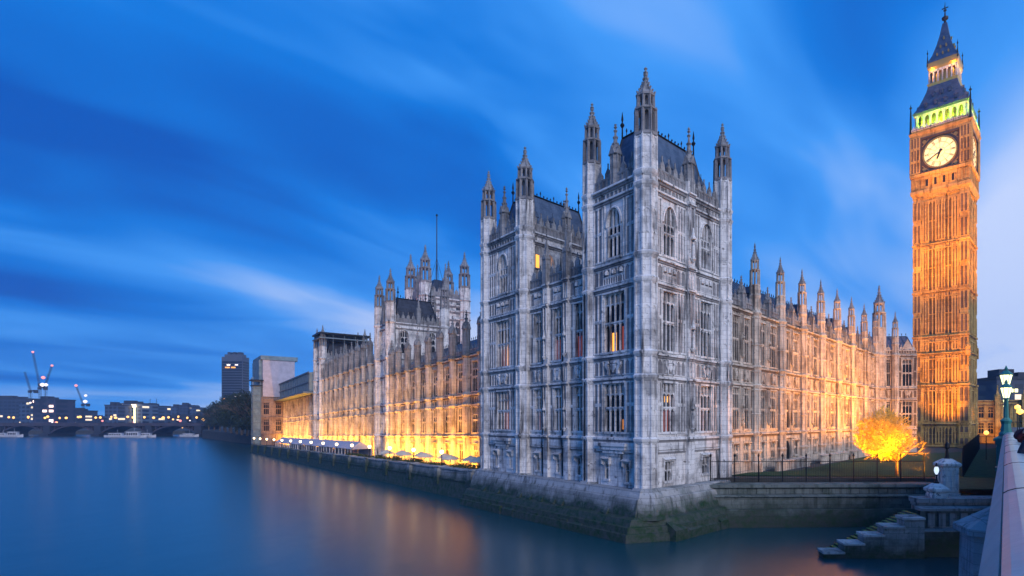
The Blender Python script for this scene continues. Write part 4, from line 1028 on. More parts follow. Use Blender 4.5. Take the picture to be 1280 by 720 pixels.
# ================================================================== river front, floodlit from its terrace
RV = Frame((-22.9,96.0), (.6185,-.7858), .020)
UV = Vector((-.6185,.7858,0)); VV = Vector((.7858,.6185,0))
TZ = ZW-8.0
V_S, V_B1, V_B1T, V_CO = ZW-2.5, ZW+2.7, ZW+4.4, ZW+10.9
def river_wing(name, label, u_list, extra, roof=True, zr=ZW+14.8, m='range_stone', net=False):
    """u_list: positions of buttresses measured upstream"""
    c = RV.W(-(u_list[0]+u_list[-1])/2,-3,0); root = thing(name,label,'palace wing',(c.x,c.y,3.0))
    top = V_CO+(3.9 if extra else 0)
    mb = MB(RV)
    for a,b in zip(u_list,u_list[1:]):
        u0, u1 = -b+.6, -a-.6; cc = (u0+u1)/2; ww = (u1-u0)*.62
        op = [(cc-ww/2,cc+ww/2,V_S+.5,V_B1-.4),(cc-ww/2,cc+ww/2,V_B1T+.4,V_CO-1.1),(cc-.9,cc+.9,TZ+.9,V_S-1.3)]
        if extra: op.append((cc-ww/2,cc+ww/2,V_CO+.6,top-.7))
        wallgrid(mb,-b,-a,TZ-1,top+.2,op,-.8,0)
        for (x0,x1,z0,z1),li in zip(op,(3,3,2,3)):
            put_window(root,RV,cc,z0,x1-x0,z1-z0,li,1 if li==3 and z1-z0>3.5 else 0,False,m,'glass_warm' if (z0<V_S and random.random()<.5) else None,0,.2)
        for q0,q1 in ((u0,cc-ww/2),(cc+ww/2,u1)):
            for z0,z1 in ((V_S+.3,V_B1-.3),(V_B1T+.2,(V_B1T+V_CO)/2),((V_B1T+V_CO)/2,V_CO-.4)): ribs(mb,q0,q1,z0,z1,0,1,.12,.16,back=True)
        ribs(mb,u0,u1,V_B1+.15,V_B1T-.3,0,5,.14,.12,back=True)
        ribs(mb,u0,u1,V_CO-.95,V_CO-.3,0,6,.1,.1)
        for z in (V_S,V_B1,V_B1T,V_CO)+((top,) if extra else ()): course(mb,-b,-a,0,z,.38,.3)
        course(mb,-b,-a,0,V_S-1.2,.2,.12)
    mb.build('wall',m,root)
    for b in u_list:
        m2 = MB(RV); m2.box(-b-.6,-b+.6,-.5,.3,TZ-1,top+.3)
        m2.lathe(-b,.25,[(.95,TZ-1),(.9,TZ+.9),(.68,TZ+1.3),(.68,top+.3)],8)
        for z in (V_S,V_B1,V_B1T,V_CO,top): m2.lathe(-b,.25,[(.7,z-.4),(.9,z-.08),(.92,z+.05),(.7,z+.25)],8)
        ribs(m2,-b-.5,-b+.5,V_B1T+.6,V_B1T+3.2,.88,2,.08,.08); ribs(m2,-b-.5,-b+.5,V_S+.6,V_B1-.5,.88,2,.08,.08)
        m2.build('buttress',m,root)
        if not net:
            pr = pinnacle_proto(1.15,top,top+4.6,top+7.6,m,True); w = RV.W(-b,.4,0); place(pr,root,w,RV.rot())
    if not net:
        for a,b in zip(u_list,u_list[1:]):
            mb = MB(RV); parapet_mesh(mb,-b+.6,-a-.6,.1,top+.25,1.3,1.2,.3); mb.build('parapet',DARKER.get(m,m),root)
        F_ = RV; gable_roof(root,F_,-u_list[-1],-u_list[0],-1.0,-12,top+.8,top+4.6,'iron_roof_dark',.5,False)
    return root
def terrace_light(u, e=330, n=2.6):
    w = RV.W(-u,n,0); w.z = 3.7-.0098*max(u,0); t_ = RV.W(-u,.2,TZ+6.5)
    o = lamp('AREA','terrace_floodlight',w,t_,e,(1.0,.42,.015),1.0); o.data.shape = 'RECTANGLE'; o.data.size = 3.6; o.data.size_y = .4
    o.rotation_euler = (t_-w).to_track_quat('-Z','Y').to_euler(); return o
B1_ = [-4.9,.8]+[.8+5.68*k for k in range(1,7)]+[39.3]
river_wing('river_range','lower floodlit river range glowing yellow between the corner block and the middle tower',B1_,False)
B2_ = [50.0+5.56*k for k in range(0,11)]
river_wing('river_range','taller floodlit river range of many bays between the middle and the far river towers',B2_,True)
B3_ = [117+5.5*k for k in range(0,11)]
NW = river_wing('river_range','floodlit far wing of the river front under a pale temporary scaffold roof',B3_,False,net=True)
for k in range(8): terrace_light(-2+5.68*k, 1500)
for k in range(4): terrace_light(53+13.9*k+4, 3600).data.size = 12
for k in range(4): terrace_light(119+13.5*k+6, 3600).data.size = 12
for u,e in ((2,9000),(16,9000),(30,9000),(56,10000),(72,10000),(88,10000),(102,8000),(125,8000),(145,8000),(163,7000)):
    w_ = RV.W(-u,6.5,0); w_.z = 4.6-.0098*u; lamp('SPOT','river_floodlight',w_,RV.W(-u-1,0,V_B1T+1.5),e*.75,(1.0,.37,.015),.6,112,1.0)
# river towers
def tower_at(t, name, label, zc, zt, roof):
    O = RV.W(-t,.3,0); r = thing(name,label,'tower',(O.x-2,O.y+8,3.0))
    dz = -.02*t
    gothic_tower(r,(O.x,O.y),(UV.x,UV.y),8.0,12.5,TZ-1,zc,zt,1.05,'limestone',[z+dz for z in (V_S,V_B1,V_B1T,V_CO,V_CO+4.0)],
        [(V_CO+5.0+dz,zc-1.6,1.9,2,True,2),(V_S+.5+dz,V_B1-.4+dz,1.9,2,False,2),(V_B1T+.4+dz,V_CO-1+dz,1.9,2,False,2)],roof)
    return r
RT1 = tower_at(40.6,'river_tower','middle river tower with dark steep roof and eight pinnacles',ZW+22.0,ZW+33.6,ZW+27.8)
RT2 = tower_at(106.0,'river_tower','far river tower with scaffold boards around its dark roof',ZW+19.5,ZW+29.5,ZW+25.0)
O2 = RV.W(-106,.3,0); fs = Frame(O2.xy,VV.xy)
sf = thing('scaffold','dark scaffold platform wrapped over the roof of the far river tower','scaffold',(O2.x,O2.y,ZW+19))
mb = MB(); 
for a in range(0,5):
    for b in (-.8,8.8):
        p = O2+VV*(a*3.3-.5)+UV*b; mb.tube((p.x,p.y,ZW+19),(p.x,p.y,ZW+27.6),.1,k=4)
mb.build('poles','scaffold',sf)
for z,h in ((ZW+25.6,.35),(ZW+27.0,.5)):
    mb = MB(); a = O2-VV*1.2-UV*1.2; b = O2+VV*14-UV*1.2; c = O2+VV*14+UV*9.2; d = O2-VV*1.2+UV*9.2
    prism(mb,[(q.x,q.y) for q in (a,b,c,d)],z,[(q.x,q.y) for q in (a,b,c,d)],z+h); mb.build('platform','scaffold' if z<ZW+26 else 'iron',sf)
# temporary cover over the far wing
cv = thing('scaffold_roof','pale sheeted scaffold roof over the far wing of the river front','temporary roof',tuple(RV.W(-144,-4,12)))
mb = MB(RV); mb.add([(-173,2.2,V_CO+1.0),(-116,2.2,V_CO+1.0),(-116,2.2,V_CO+7.0),(-173,2.2,V_CO+7.0),(-173,-9,V_CO+1.0),(-116,-9,V_CO+1.0),(-116,-9,V_CO+9.5),(-173,-9,V_CO+9.5)],[(0,1,2,3),(3,2,6,7),(0,3,7,4),(1,5,6,2),(4,5,6,7)]); mb.build('sheeting','scaffold_net',cv)
mb = MB(RV); mb.box(-175,-115,-1,4.2,V_CO+.3,V_CO+.8); mb.box(-174,-115.5,2.3,2.6,V_CO+6.9,V_CO+7.3); mb.box(-174,-115.5,2.3,2.5,V_CO+3.8,V_CO+4.1)
for k in range(18): mb.box(-173+3.3*k-.08,-173+3.3*k+.08,2.3,2.45,V_CO+.8,V_CO+7)
mb.build('frame','scaffold',cv)
# ---- far end block and its sheeted roof stage
Q = RV.W(-172,0,0); fe = Frame((Q-VV*9.4).xy,VV.xy,0)
eb = thing('end_block','brown stone block closing the far end of the river front','palace wing',(Q.x-3,Q.y+3,2.5))
mb = MB(fe); ops = []
for c in (2.6,6.8):
    for z0,z1 in ((ZW-4.0,ZW+.6),(ZW+2.6,ZW+7.2)): ops.append((c-1,c+1,z0,z1)); put_window(eb,fe,c,z0,2,z1-z0,3,1,False,'end_stone')
wallgrid(mb,0,11,ZW-9.5,ZW+9.4,ops,-.8,0)
for z in (ZW-5,ZW+1.5,ZW+8.6): course(mb,0,11,0,z,.5,.4)
for a,b in ((.3,1.4),(3.8,5.6),(7.9,9.2)): 
    for z0,z1 in ((ZW-4.4,ZW+1),(ZW+2,ZW+8)): ribs(mb,a,b,z0,z1,0,2,.2,.15)
mb.build('wall','end_stone',eb)
mb = MB(fe); mb.box(0,10,-14,-.9,ZW-9.5,ZW+9.3); mb.build('core','limestone_dark',eb)
st = thing('sheeted_scaffold_box','large pale sheeted scaffold box standing on the far end block','scaffold',tuple(fe.W(5,-6,ZW+9.5)))
mb = MB(fe); mb.box(1.3,12.5,-20,.5,ZW+9.5,ZW+24.0); mb.build('sheeting','sheeting',st)
mb = MB(fe); mb.box(.6,13.5,-22,.9,ZW+24.0,ZW+25.6); mb.build('roof_deck','scaffold_net',st)
mb = MB(fe); mb.box(.2,1.2,-20,-.6,ZW+9.5,ZW+24.0); mb.build('side_sheeting','scaffold_net',st)
p = fe.W(-1.2,.6,0)
tt = thing('lift_tower','slim dark scaffold stair tower at the river end of the palace','scaffold',(p.x,p.y,2.0))
mb = MB(fe)
for a in (-2.0,0.6):
    for b in (-3,.9): mb.box(a-.15,a+.15,b-.15,b+.15,ZW-10,ZW+17)
for k in range(10): mb.box(-2.1,.7,-3.1,1.0,ZW-9+2.7*k,ZW-8.7+2.7*k)
mb.build('frame','scaffold',tt)
mb = MB(fe); mb.box(-1.8,.4,-2.8,.75,ZW-10,ZW+14); mb.build('netting','scaffold_net',tt)
mb = MB(fe); mb.box(-2.9,1.5,-4,1.9,ZW+15.6,ZW+16.0); mb.box(-2.5,1.1,-3.6,1.5,ZW+13.6,ZW+13.9); mb.build('canopy','iron',tt)

# ================================================================== great square tower behind
VT = thing('great_square_tower','massive square tower with domed corner turrets and a flagpole rising behind the roofs','tower',(-86,302,5))
gothic_tower(VT,(-92,290),(UV.x,UV.y),21,21,ZW-5,ZW+63,ZW+88,2.9,'limestone',[ZW+18,ZW+34,ZW+38,ZW+53,ZW+57],
    [(ZW+39,ZW+52,3.4,2,True,3),(ZW+20,ZW+33,3.4,2,True,3),(ZW+57.6,ZW+61.5,2.2,2,False,3)],None,1,1,True,ZW+70)
mb = MB(); c_ = Vector((-92,290,0))+UV*10.5+VV*10.5
c_ = Vector((-90.5,304.5,0))
mb.add([],[]); ring_ = MB(Frame(c_.xy,(-UV).xy)); ring(ring_,8,ZW+63,4.2,ZW+68); ring(ring_,4.2,ZW+68,2.2,ZW+74); ring_.build('roof','iron_roof_dark',VT)
mb = MB(); mb.tube((c_.x,c_.y,ZW+72),(c_.x,c_.y,ZW+108),.35,.22,8); mb.lathe(c_.x,c_.y,[(.3,ZW+108),(.7,ZW+108.6),(.1,ZW+109.4)],8)
for i in range(4):
    a = pi/2*i+.6; mb.tube((c_.x,c_.y,ZW+86),(c_.x+5*cos(a),c_.y+5*sin(a),ZW+68),.09,k=4)
mb.build('flagpole','iron',VT)
for d_,z in ((-VV,ZW+66),(-UV,ZW+66)):
    lamp('SPOT','tower_floodlight',Vector((-86,300,ZW+0))+(-VV-UV*.0)*60*(1 if d_==-VV else 0)+(-UV)*0+Vector((0,-55,0))*(0 if d_==-VV else 1),(-90,300,ZW+45),52000,(1.0,.30,.03),2,60,.9)

# ================================================================== river, land, terrace
w = MB(); w.add([(-1240,-50,0),(490,-50,0),(490,990,0),(-1240,990,0)],[(0,1,2,3)])
tag(w.build('river_water','river_water'),kind='structure')
land = [(8.2,63.4),(36,63.0),(36,47.5),(490,47.5),(490,990),(-620,990),(-430,640),(-318,455),(-262,372),(-196,300),(-143,246),(-131,238)]
e_ = RV.W(-171,-2,0); s_ = RV.W(6,-2,0); land += [(e_.x,e_.y),(s_.x,s_.y),(6,80)]
mb = MB(); prism(mb,land,-1,land,GZ-.2); tag(mb.build('ground','earth'),kind='structure')
mb = MB(); L = [(9,66.0),(36,64.2),(75,60),(78,100),(66,112),(50,107),(24,72)]; prism(mb,L,GZ-.15,L,GZ-.1); tag(mb.build('lawn','lawn'),kind='structure')
mb = MB(); L = [at(1188,60),at(1300,60),at(1300,140),at(1198,140)]; 
land2 = [(-1240,470),(-345,470),(-470,700),(-640,990),(-1240,990)]
mb = MB(); prism(mb,land2,-1,land2,3.0); tag(mb.build('far_bank','earth'),kind='structure')
TF = Frame(C0,(.655,-.7556),.009)
WT = ZW-6.55
mb = MB()
a_ = [TF.W(-30,0,WT-1.1),TF.W(-196,0,WT-1.1),RV.W(-175,1,0)+Vector((0,0,1.4)),RV.W(-60,-3,0)+Vector((0,0,2.6)),RV.W(6,-3,0)+Vector((0,0,3.1))]
a_[2].z = 1.5; mb.add([tuple(q) for q in a_]+[(q.x,q.y,q.z-4) for q in a_],[(0,1,2,3,4),(5,6,7,8,9)]+[(i,(i+1)%5,5+(i+1)%5,5+i) for i in range(5)])
tag(mb.build('terrace','paving'),kind='structure')
tw = thing('river_wall','long dark mossy river wall with pale piers below the floodlit terrace','wall',tuple(TF.W(-110,0,0)))
mb = MB(TF); mb.slope(-197,-29.5,-.6,1.2,-6,WT-1.6,WT-1.6) if False else None
mb.add([(-197,-.6,-3),(-29.5,-.6,-3),(-29.5,1.7,-3),(-197,1.7,-3),(-197,-.6,WT-.25),(-29.5,-.6,WT-.25),(-29.5,.35,WT-.25),(-197,.35,WT-.25)],[(0,1,2,3),(4,5,6,7),(0,1,5,4),(1,2,6,5),(2,3,7,6),(3,0,4,7)])
mb.box(-197,-29.5,.2,.75,WT-1.75,WT-1.5); mb.build('wall','quay_stone',tw)
mb = MB(TF); mb.slope(-197,-29.5,-.7,.55,WT-.25,WT,WT-.06); mb.build('coping','quay_stone',tw)
for k in range(16):
    u = -(33.5+10.7*k); mb = MB(TF); mb.slope(u-.6,u+.6,0,1.0,WT-2.6,WT-.1,WT-.25); mb.box(u-.7,u+.7,-.8,.85,WT-.1,WT+.12); mb.build('pier','quay_stone',tw)
# terrace lamps
def post_lamp(name, label, cat, group, h=2.2, glow='lamp_glow', gr=.33, m='iron'):
    t_ = thing(name,label,cat,(0,0,0),group)
    mb = MB(); mb.lathe(0,0,[(.22,0),(.22,.15),(.12,.25),(.07,.5),(.06,h-.5),(.12,h-.42),(.08,h-.35)],8); mb.build('post',m,t_)
    mb = MB(); mb.lathe(0,0,[(.05,h-.38),(gr*.75,h-.2),(gr,h),(gr*.75,h+.22),(.06,h+.35)],10,smooth=True); g_ = mb.build('globe',glow,t_)
    mb = MB(); mb.lathe(0,0,[(.16,h+.30),(.10,h+.42),(.03,h+.62)],8); mb.build('cap',m,t_)
    return t_
tl = post_lamp('terrace_lamp','lit globe lamp on a short post along the terrace wall','lamp','lamps along the river terrace')
us = [44.4+10.75*k for k in range(0,15)]
ORD = ['first','second','third','fourth','fifth','sixth','seventh','eighth','ninth','tenth','eleventh','twelfth','thirteenth','fourteenth','fifteenth','sixteenth','seventeenth','eighteenth','nineteenth','twentieth']
for i,u in enumerate(us):
    o = tl if i==0 else copy_tree(tl)
    o.location = TF.W(-u,-.1,WT); o['label'] = '%s lit globe lamp on the terrace wall counting from the corner block' % ORD[i]
    if i < 9: lamp('POINT','lamp_bulb',TF.W(-u,-.1,WT+2.2)+Vector((0,0,.0)),None,45,(1,.62,.28),.36)
# parasols, marquees, bushes
ps = thing('parasol','',"parasol",(0,0,0),'parasols along the terrace')
mb = MB(); mb.lathe(0,0,[(.3,0),(.3,.08),(.04,.1),(.04,2.4)],8); mb.build('pole','iron',ps)
mb = MB(); mb.lathe(0,0,[(1.45,1.95),(1.5,2.0),(.8,2.4),(.05,2.75)],8); mb.build('canopy','parasol_canvas',ps)
for i in range(9):
    o = ps if i==0 else copy_tree(ps)
    u = 37+4.6*i; q = TF.W(-u,-2.4-(i%2)*1.2,0); o.location = (q.x,q.y,TF.W(-u,0,WT-1.1).z)
    o['label'] = '%s cream parasol on the terrace counting from the corner block' % ORD[i]
mq = thing('marquee','','marquee',(0,0,0),'marquees on the terrace')
FI = Frame((0,0),(1,0))
mb = MB(FI); mb.add([(-4.6,2,2.4),(4.6,2,2.4),(4.6,0,3.9),(-4.6,0,3.9),(4.6,-2.6,2.4),(-4.6,-2.6,2.4),(-4.6,2,2.3),(4.6,2,2.3),(4.6,-2.6,2.3),(-4.6,-2.6,2.3)],[(0,1,2,3),(3,2,4,5),(0,3,5),(1,2,4),(6,7,8,9),(0,1,7,6),(1,4,8,7),(4,5,9,8),(5,0,6,9)]); mb.build('canopy','tent_canvas',mq)
for k in range(5):
    mb = MB(FI); u = -4.4+2.2*k; mb.box(u-.07,u+.07,1.86,2.0,0,2.35); mb.build('leg','limestone',mq)
mb = MB(FI); mb.box(-4.5,4.5,-2.5,-2.4,0,2.35); mb.box(-4.5,4.5,1.75,1.8,.0,1.0); mb.build('side_wall','tent_canvas',mq)
for i in range(8):
    o = mq if i==0 else copy_tree(mq)
    u = 97+9.4*i; q = TF.W(-u,-3.4,0); o.location = (q.x,q.y,TF.W(-u,0,WT-1.1).z); o.rotation_euler.z = TF.rot()
    o['label'] = '%s pale marquee on the terrace counting from the corner block' % ORD[i]
def leaf_blob(mb, c, rad, n, s, squash=.8, hollow=.35):
    for _ in range(n):
        while True:
            v = Vector((random.uniform(-1,1),random.uniform(-1,1),random.uniform(-1,1)))
            if hollow < v.length < 1: break
        p = Vector(c)+Vector((v.x*rad,v.y*rad,v.z*rad*squash)); a = Vector((random.gauss(0,1),random.gauss(0,1),random.gauss(0,1))).normalized(); b = a.orthogonal().normalized(); q = s*random.uniform(.6,1.3)
        c2 = a.cross(b)*q*.6; b = b*q
        mb.add([tuple(p-b),tuple(p+c2),tuple(p+b),tuple(p-c2)],[(0,1,2,3)])
bu = thing('bush','','bush',(0,0,0),'bushes along the terrace wall')
mb = MB(); [leaf_blob(mb,(x,0,.9+.2*random.random()),.85,130,.16,.8,0) for x in (-1.2,0,1.3)]; mb.build('foliage','hedge_leaf',bu)
mb = MB(); [mb.tube((x*.5,0,0),(x,0,1.0),.05,.02) for x in (-1.2,0,1.2)]; mb.build('stem','bark',bu)
for i in range(14):
    o = bu if i==0 else copy_tree(bu); u = 35+4.4*i; q = TF.W(-u,-1.2,0); o.location = (q.x,q.y,TF.W(-u,0,WT-1.1).z); o.rotation_euler.z = TF.rot()+random.uniform(-.2,.2)
    s_ = random.uniform(.8,1.15); o.scale = (s_,s_,s_)
    o['label'] = '%s leafy bush behind the terrace wall counting from the corner block' % ORD[i]

# ================================================================== embankment wall, steps and abutment beside the bridge
ew = thing('embankment_wall','long mossy stone embankment wall in front of the lawn','wall',(22,62,0))
EF = Frame((8.6,61.0),(1,.03))          # faces the bridge; n towards the camera
mb = MB(EF)
for a,b in ((0,26.2),):
    mb.add([(a,-2,-2),(b,-2,-2),(b,2.6,-2),(a,2.6,-2),(a,-2,ZW-9.2),(b,-2,ZW-9.2),(b,1.5,ZW-9.2),(a,1.5,ZW-9.2)],[(0,1,2,3),(4,5,6,7),(0,1,5,4),(1,2,6,5),(2,3,7,6),(3,0,4,7)])
    mb.box(a,b,-2,.9,ZW-9.2,ZW-7.9); mb.box(a,b,-2,.55,ZW-7.9,ZW-7.0)
mb.build('wall','mossy_stone',ew)
mb = MB(EF); mb.slope(0,26.2,-.6,.95,ZW-7.0,ZW-6.6,ZW-6.7); mb.slope(0,26.2,.5,1.2,ZW-7.95,ZW-7.7,ZW-7.85); mb.build('coping','mossy_stone',ew)
mb = MB(EF); 
for k in range(26): mb.box(k+.06,k+.94,.5,.62,ZW-7.7,ZW-7.05)
mb.build('panelling','mossy_stone',ew)
# iron railings on the wall
fe_ = thing('iron_railing','tall black iron railing along the top of the embankment wall','railing',tuple(EF.W(12,-1,ZW-6.6)))
mb = MB(EF); mb.box(2.5,26,-1.03,-.97,ZW-4.45,ZW-4.38); mb.box(2.5,26,-1.03,-.97,ZW-6.3,ZW-6.22); mb.build('rail','iron',fe_)
mb = MB(EF); u = 2.5
while u < 26: mb.tube((u,-1,ZW-6.6),(u,-1,ZW-4.2),.016,.012,4); u += .19
tag(mb.build('bars','iron',fe_),kind='stuff')
for k in range(10):
    u = 2.5+2.6*k; mb = MB(EF); mb.tube((u,-1,ZW-6.6),(u,-1,ZW-3.9),.07,.06,6); mb.lathe(u,-1,[(.07,ZW-3.9),(.13,ZW-3.78),(.02,ZW-3.5)],6); mb.build('post','iron',fe_)
# abutment: terrace platform with its parapet, niches and dark foot
ab = thing('bridge_abutment','stone abutment with ledges and stained niche beside the end of the bridge','abutment',(29,47,0))
AF = Frame((25.2,46.4),(1,.015))
mb = MB(AF)
bl = lambda x0,y0: [AF.W(x0,y0,0).xy, AF.W(34,y0,0).xy, AF.W(34,-16,0).xy, AF.W(x0+9.6,-16,0).xy]
prism(mb_ := MB(),[tuple(q) for q in bl(0,0)],-2,[tuple(q) for q in bl(0,0)],ZW-8.9); prism(mb_,[tuple(q) for q in bl(.2,-.5)],ZW-8.9,[tuple(q) for q in bl(.2,-.5)],ZW-7.3); mb_.build('base','mossy_stone',ab)
mb = MB(AF); mb.slope(-.2,34,-1.4,.35,ZW-8.9,ZW-8.65,ZW-8.8); mb.slope(.1,34,-1.6,-.1,ZW-7.3,ZW-6.95,ZW-7.1); mb.slope(.3,34,-2.4,-1.0,ZW-6.75,ZW-6.35,ZW-6.45); mb.box(.4,34,-2.3,-1.2,ZW-7.0,ZW-6.75); mb.build('ledge','limestone_dark',ab)
mb = MB(AF)
for k in range(9): mb.box(.8+k*.9,.8+k*.9+.55,-.5,-.36,ZW-8.6,ZW-7.5)
mb.box(1.0,8.5,-.5,-.42,ZW-8.75,ZW-8.62); mb.build('panelling','limestone_dark',ab)
def gate_pier(name, label, cx, d, w, z0, z1, m='limestone'):
    F = Frame((cx,d),(1,.0)); t_ = thing(name,label,'gate pier',(cx,d,z0)); mb = MB(F); h = w/2
    mb.box(-h*1.15,h*1.15,-h*1.15,h*1.15,z0,z0+.45); mb.box(-h,h,-h,h,z0+.45,z1-.75)
    for F_ in (F,Frame((cx,d),(0,1)),Frame((cx,d),(0,-1))):
        k_ = MB(F_); ribs(k_,-h*.8,h*.8,z0+.6,z1-.9,h,2,.07,.09); mb.v += k_.v; o_ = len(mb.v)-len(k_.v); mb.f += [tuple(i_+o_ for i_ in fc) for fc in k_.f]
    mb.build('shaft',m,t_)
    mb = MB(F); ring(mb,h*1.05,z1-.75,h*1.25,z1-.6); ring(mb,h*1.25,z1-.6,h*1.25,z1-.42); ring(mb,h*1.25,z1-.42,h*.45,z1); mb.build('cap',m,t_)
    return t_
gate_pier('stone_pier','shorter weathered stone pier at the head of the river steps',27.6,48.4,1.15,ZW-9.0,ZW-5.25)
gate_pier('stone_pier','taller pale stone pier with stepped cap beside the lamp',30.9,52.5,1.35,ZW-7.0,ZW-3.45)
hl = post_lamp('small_lamp','small pale blue lamp on a dark post above the shorter stone pier','lamp',None,1.15,'lamp_white',.2)
hl.location = (27.6,48.4,ZW-5.3)
mb = MB(); mb.lathe(30.9,52.5,[(.3,ZW-3.5),(.18,ZW-3.3),(.1,ZW-2.6),(.24,ZW-2.45),(.2,ZW-2.1),(.03,ZW-1.9)],8); tag(mb.build('iron_urn','iron'),'dark iron lamp standard on top of the taller stone pier','lamp standard')
# river steps with heavy stepped blocks
rs = thing('river_steps','green slippery river steps with stepped stone blocks going down into the water','steps',(21,47,0))
mb = MB(Frame((25.3,46.6),(-1,0)))      # u runs down-stream (left), n away from the bridge
SF = Frame((25.3,46.2),(1,0))
mb = MB(SF)
for k in range(22):
    u1 = .2-.34*k; z = ZW-7.7-.165*k
    mb.box(u1-.36,u1,-3.2,-.9,-1,z)
mb.build('steps','mossy_stone',rs)
noisy('slime', (.015,.12,.02), (.05,.24,.05), 1.5, .5, .5, 10)
mb = MB(SF)
for k in range(22):
    u1 = .2-.34*k; z = ZW-7.7-.165*k; mb.box(u1-.35,u1-.01,-3.1,-1.0,z+.003,z+.03)
mb.build('slime','slime',rs)
for k in range(5):
    u1 = -.05-1.6*k; z = ZW-7.9-.68*k; mb = MB(SF)
    mb.box(u1-1.62,u1,-.95,.25,-1.5,z); mb.build('stepped_block','step_body',rs); mb = MB(SF); mb.slope(u1-1.7,u1+.03,-1.05,.38,z,z+.22,z+.16); mb.build('block_coping','step_stone',rs)
# cutwater of the bridge pier, just below the rail
cw = thing('bridge_pier','pointed granite cutwater of the bridge seen beside the rail','bridge pier',(19,28,0))
mb = MB(); c = Vector((18.2,26.6))
def hexa(c,r,ph=.3): return [(c.x+r*cos(ph+2*pi*i/6),c.y+r*sin(ph+2*pi*i/6)) for i in range(6)]
prism(mb,hexa(c,1.9),-2,hexa(c,1.7),ZW-5.2); prism(mb,hexa(c,2.0),ZW-5.2,hexa(c,2.0),ZW-4.9); prism(mb,hexa(c,1.95),ZW-4.9,hexa(c,.3),ZW-3.9); mb.build('cutwater','pier_granite',cw)

# lawn beyond the abutment, hoarding, orange gatehouse
mb = MB(); L = [(31.5,52.6),(60,51),(110,150),(66,112),(50,80),(37,64)]; prism(mb,L,GZ-.16,L,GZ-.12); tag(mb.build('lawn','lawn'),kind='structure')
hd = thing('hoarding','long dark hoarding running back from the embankment beside the grass','hoarding',(44,80,GZ))
A, B = at(1203,64), at(1224,128); d_ = (B-A); HF = Frame(A.xy,(d_.x,d_.y)); Lh = Vector((d_.x,d_.y)).length
noisy('hoarding_paint',(.012,.03,.05),(.02,.05,.075),1,.6,.1,5)
k = 0; u = 0.0
while u < Lh-1:
    mb = MB(HF); mb.box(u+.02,u+2.38,-.04,.04,GZ-.1,GZ+3.1); mb.build('panel','hoarding_paint',hd)
    mb = MB(HF); mb.box(u-.05,u+.05,.04,.14,GZ-.1,GZ+3.3); mb.build('post','iron',hd); u += 2.4
gh = thing('gatehouse','low orange lit gothic gatehouse behind the foot of the clock tower','building',(103,158,GZ))
GF = Frame(at(1214,158).xy,(.9,-.43))
mb = MB(GF); wallgrid(mb,0,12,GZ,ZW+5.5,[(1.6,3.0,ZW-3.5,ZW-.5),(3.8,5.2,ZW-3.5,ZW-.5),(1.6,3.0,ZW+.8,ZW+3.8),(3.8,5.2,ZW+.8,ZW+3.8)],-1,0)
for z in (ZW-4,ZW,ZW+4.6,ZW+5.5): course(mb,0,12,0,z,.4,.35)
ribs(mb,6,11.8,ZW-3.8,ZW-.4,0,6,.2,.14); ribs(mb,6,11.8,ZW+.2,ZW+4.2,0,6,.2,.14); mb.box(0,12,-9,-1,GZ,ZW+5.4); mb.build('wall','anston_stone',gh)
for c in (2.3,4.5):
    for z in (ZW-3.5,ZW+.8): put_window(gh,GF,c,z,1.4,3.0,2,1,False,'anston_stone',None,0,.2)
for u in (0,6,12):
    pr = pinnacle_proto(1.2,GZ,ZW+6.2,ZW+9.6,'anston_stone'); w = GF.W(u,.3,0); w.z=0; place(pr,gh,w,GF.rot())
lamp('SPOT','gatehouse_floodlight',GF.W(6,14,GZ+1),GF.W(6,0,ZW),9000,(1,.38,.03),.5,80,.9)

# ================================================================== bridge under the camera
BD = Vector((.568,.823,0)); BF = Frame((0,0),BD.xy)      # n = to the right of the bridge line
BF.W0 = BF.W
deck = MB(BF); deck.box(-30,210,.30,17,ZW-3.2,ZW-1.72); tag(deck.build('pavement','paving'),kind='structure')
rd_ = MB(BF); rd_.box(-30,210,4.0,14,ZW-1.72,ZW-1.70); tag(rd_.build('road','asphalt'),kind='structure')
br = thing('bridge_parapet','wide painted iron bridge rail in the foreground running towards the green lamp','bridge railing',(6,9,ZW-1.7))
def extr(mb, prof, u0, u1):
    m_ = len(prof); mb.add([(u0,a,b) for a,b in prof]+[(u1,a,b) for a,b in prof],[tuple(range(m_)),tuple(range(m_,2*m_))]+[(i,(i+1)%m_,m_+(i+1)%m_,m_+i) for i in range(m_)])
h0 = ZW
extr_prof = [(-.012,h0-.500),(.015,h0-.480),(.06,h0-.462),(.12,h0-.452),(.20,h0-.455),(.27,h0-.475),(.30,h0-.51),(.28,h0-.55),(.02,h0-.55)]
mb = MB(BF); extr(mb,extr_prof,.5,29.2); mb.build('top_rail','rail_paint',br)
mb = MB(BF); extr(mb,[(-.020,h0-.508),(.015,h0-.553),(.015,h0-.66),(-.085,h0-.63),(-.088,h0-.61)],.5,29.2); mb.build('side_moulding','rail_side',br)
for k in range(10):
    u = 1.9+2.9*k; mb = MB(BF); extr(mb,[(a_*1.0+(.004 if a_>.1 else -.004),b_+.004) for a_,b_ in extr_prof],u,u+.02); mb.build('rail_joint','dial_iron',br)
mb = MB(BF); mb.box(.5,29.2,.06,.22,h0-1.72,h0-.56)
for k in range(48): mb.box(.6+.6*k,.68+.6*k,.0,.06,h0-1.6,h0-.68)
mb.build('panel_wall','green_paint',br)
mb = MB(BF); mb.box(.5,29.2,-.0,.5,h0-3.1,h0-1.73); mb.build('fascia','green_paint',br)
pd = thing('lamp_pedestal','teal panelled iron pedestal carrying the green bridge lamp','pedestal',tuple(BF.W(27.9,-.05,ZW-3)))
q = BF.W(27.9,.02,0); PF = Frame(q.xy,BD.xy)
mb = MB(PF)
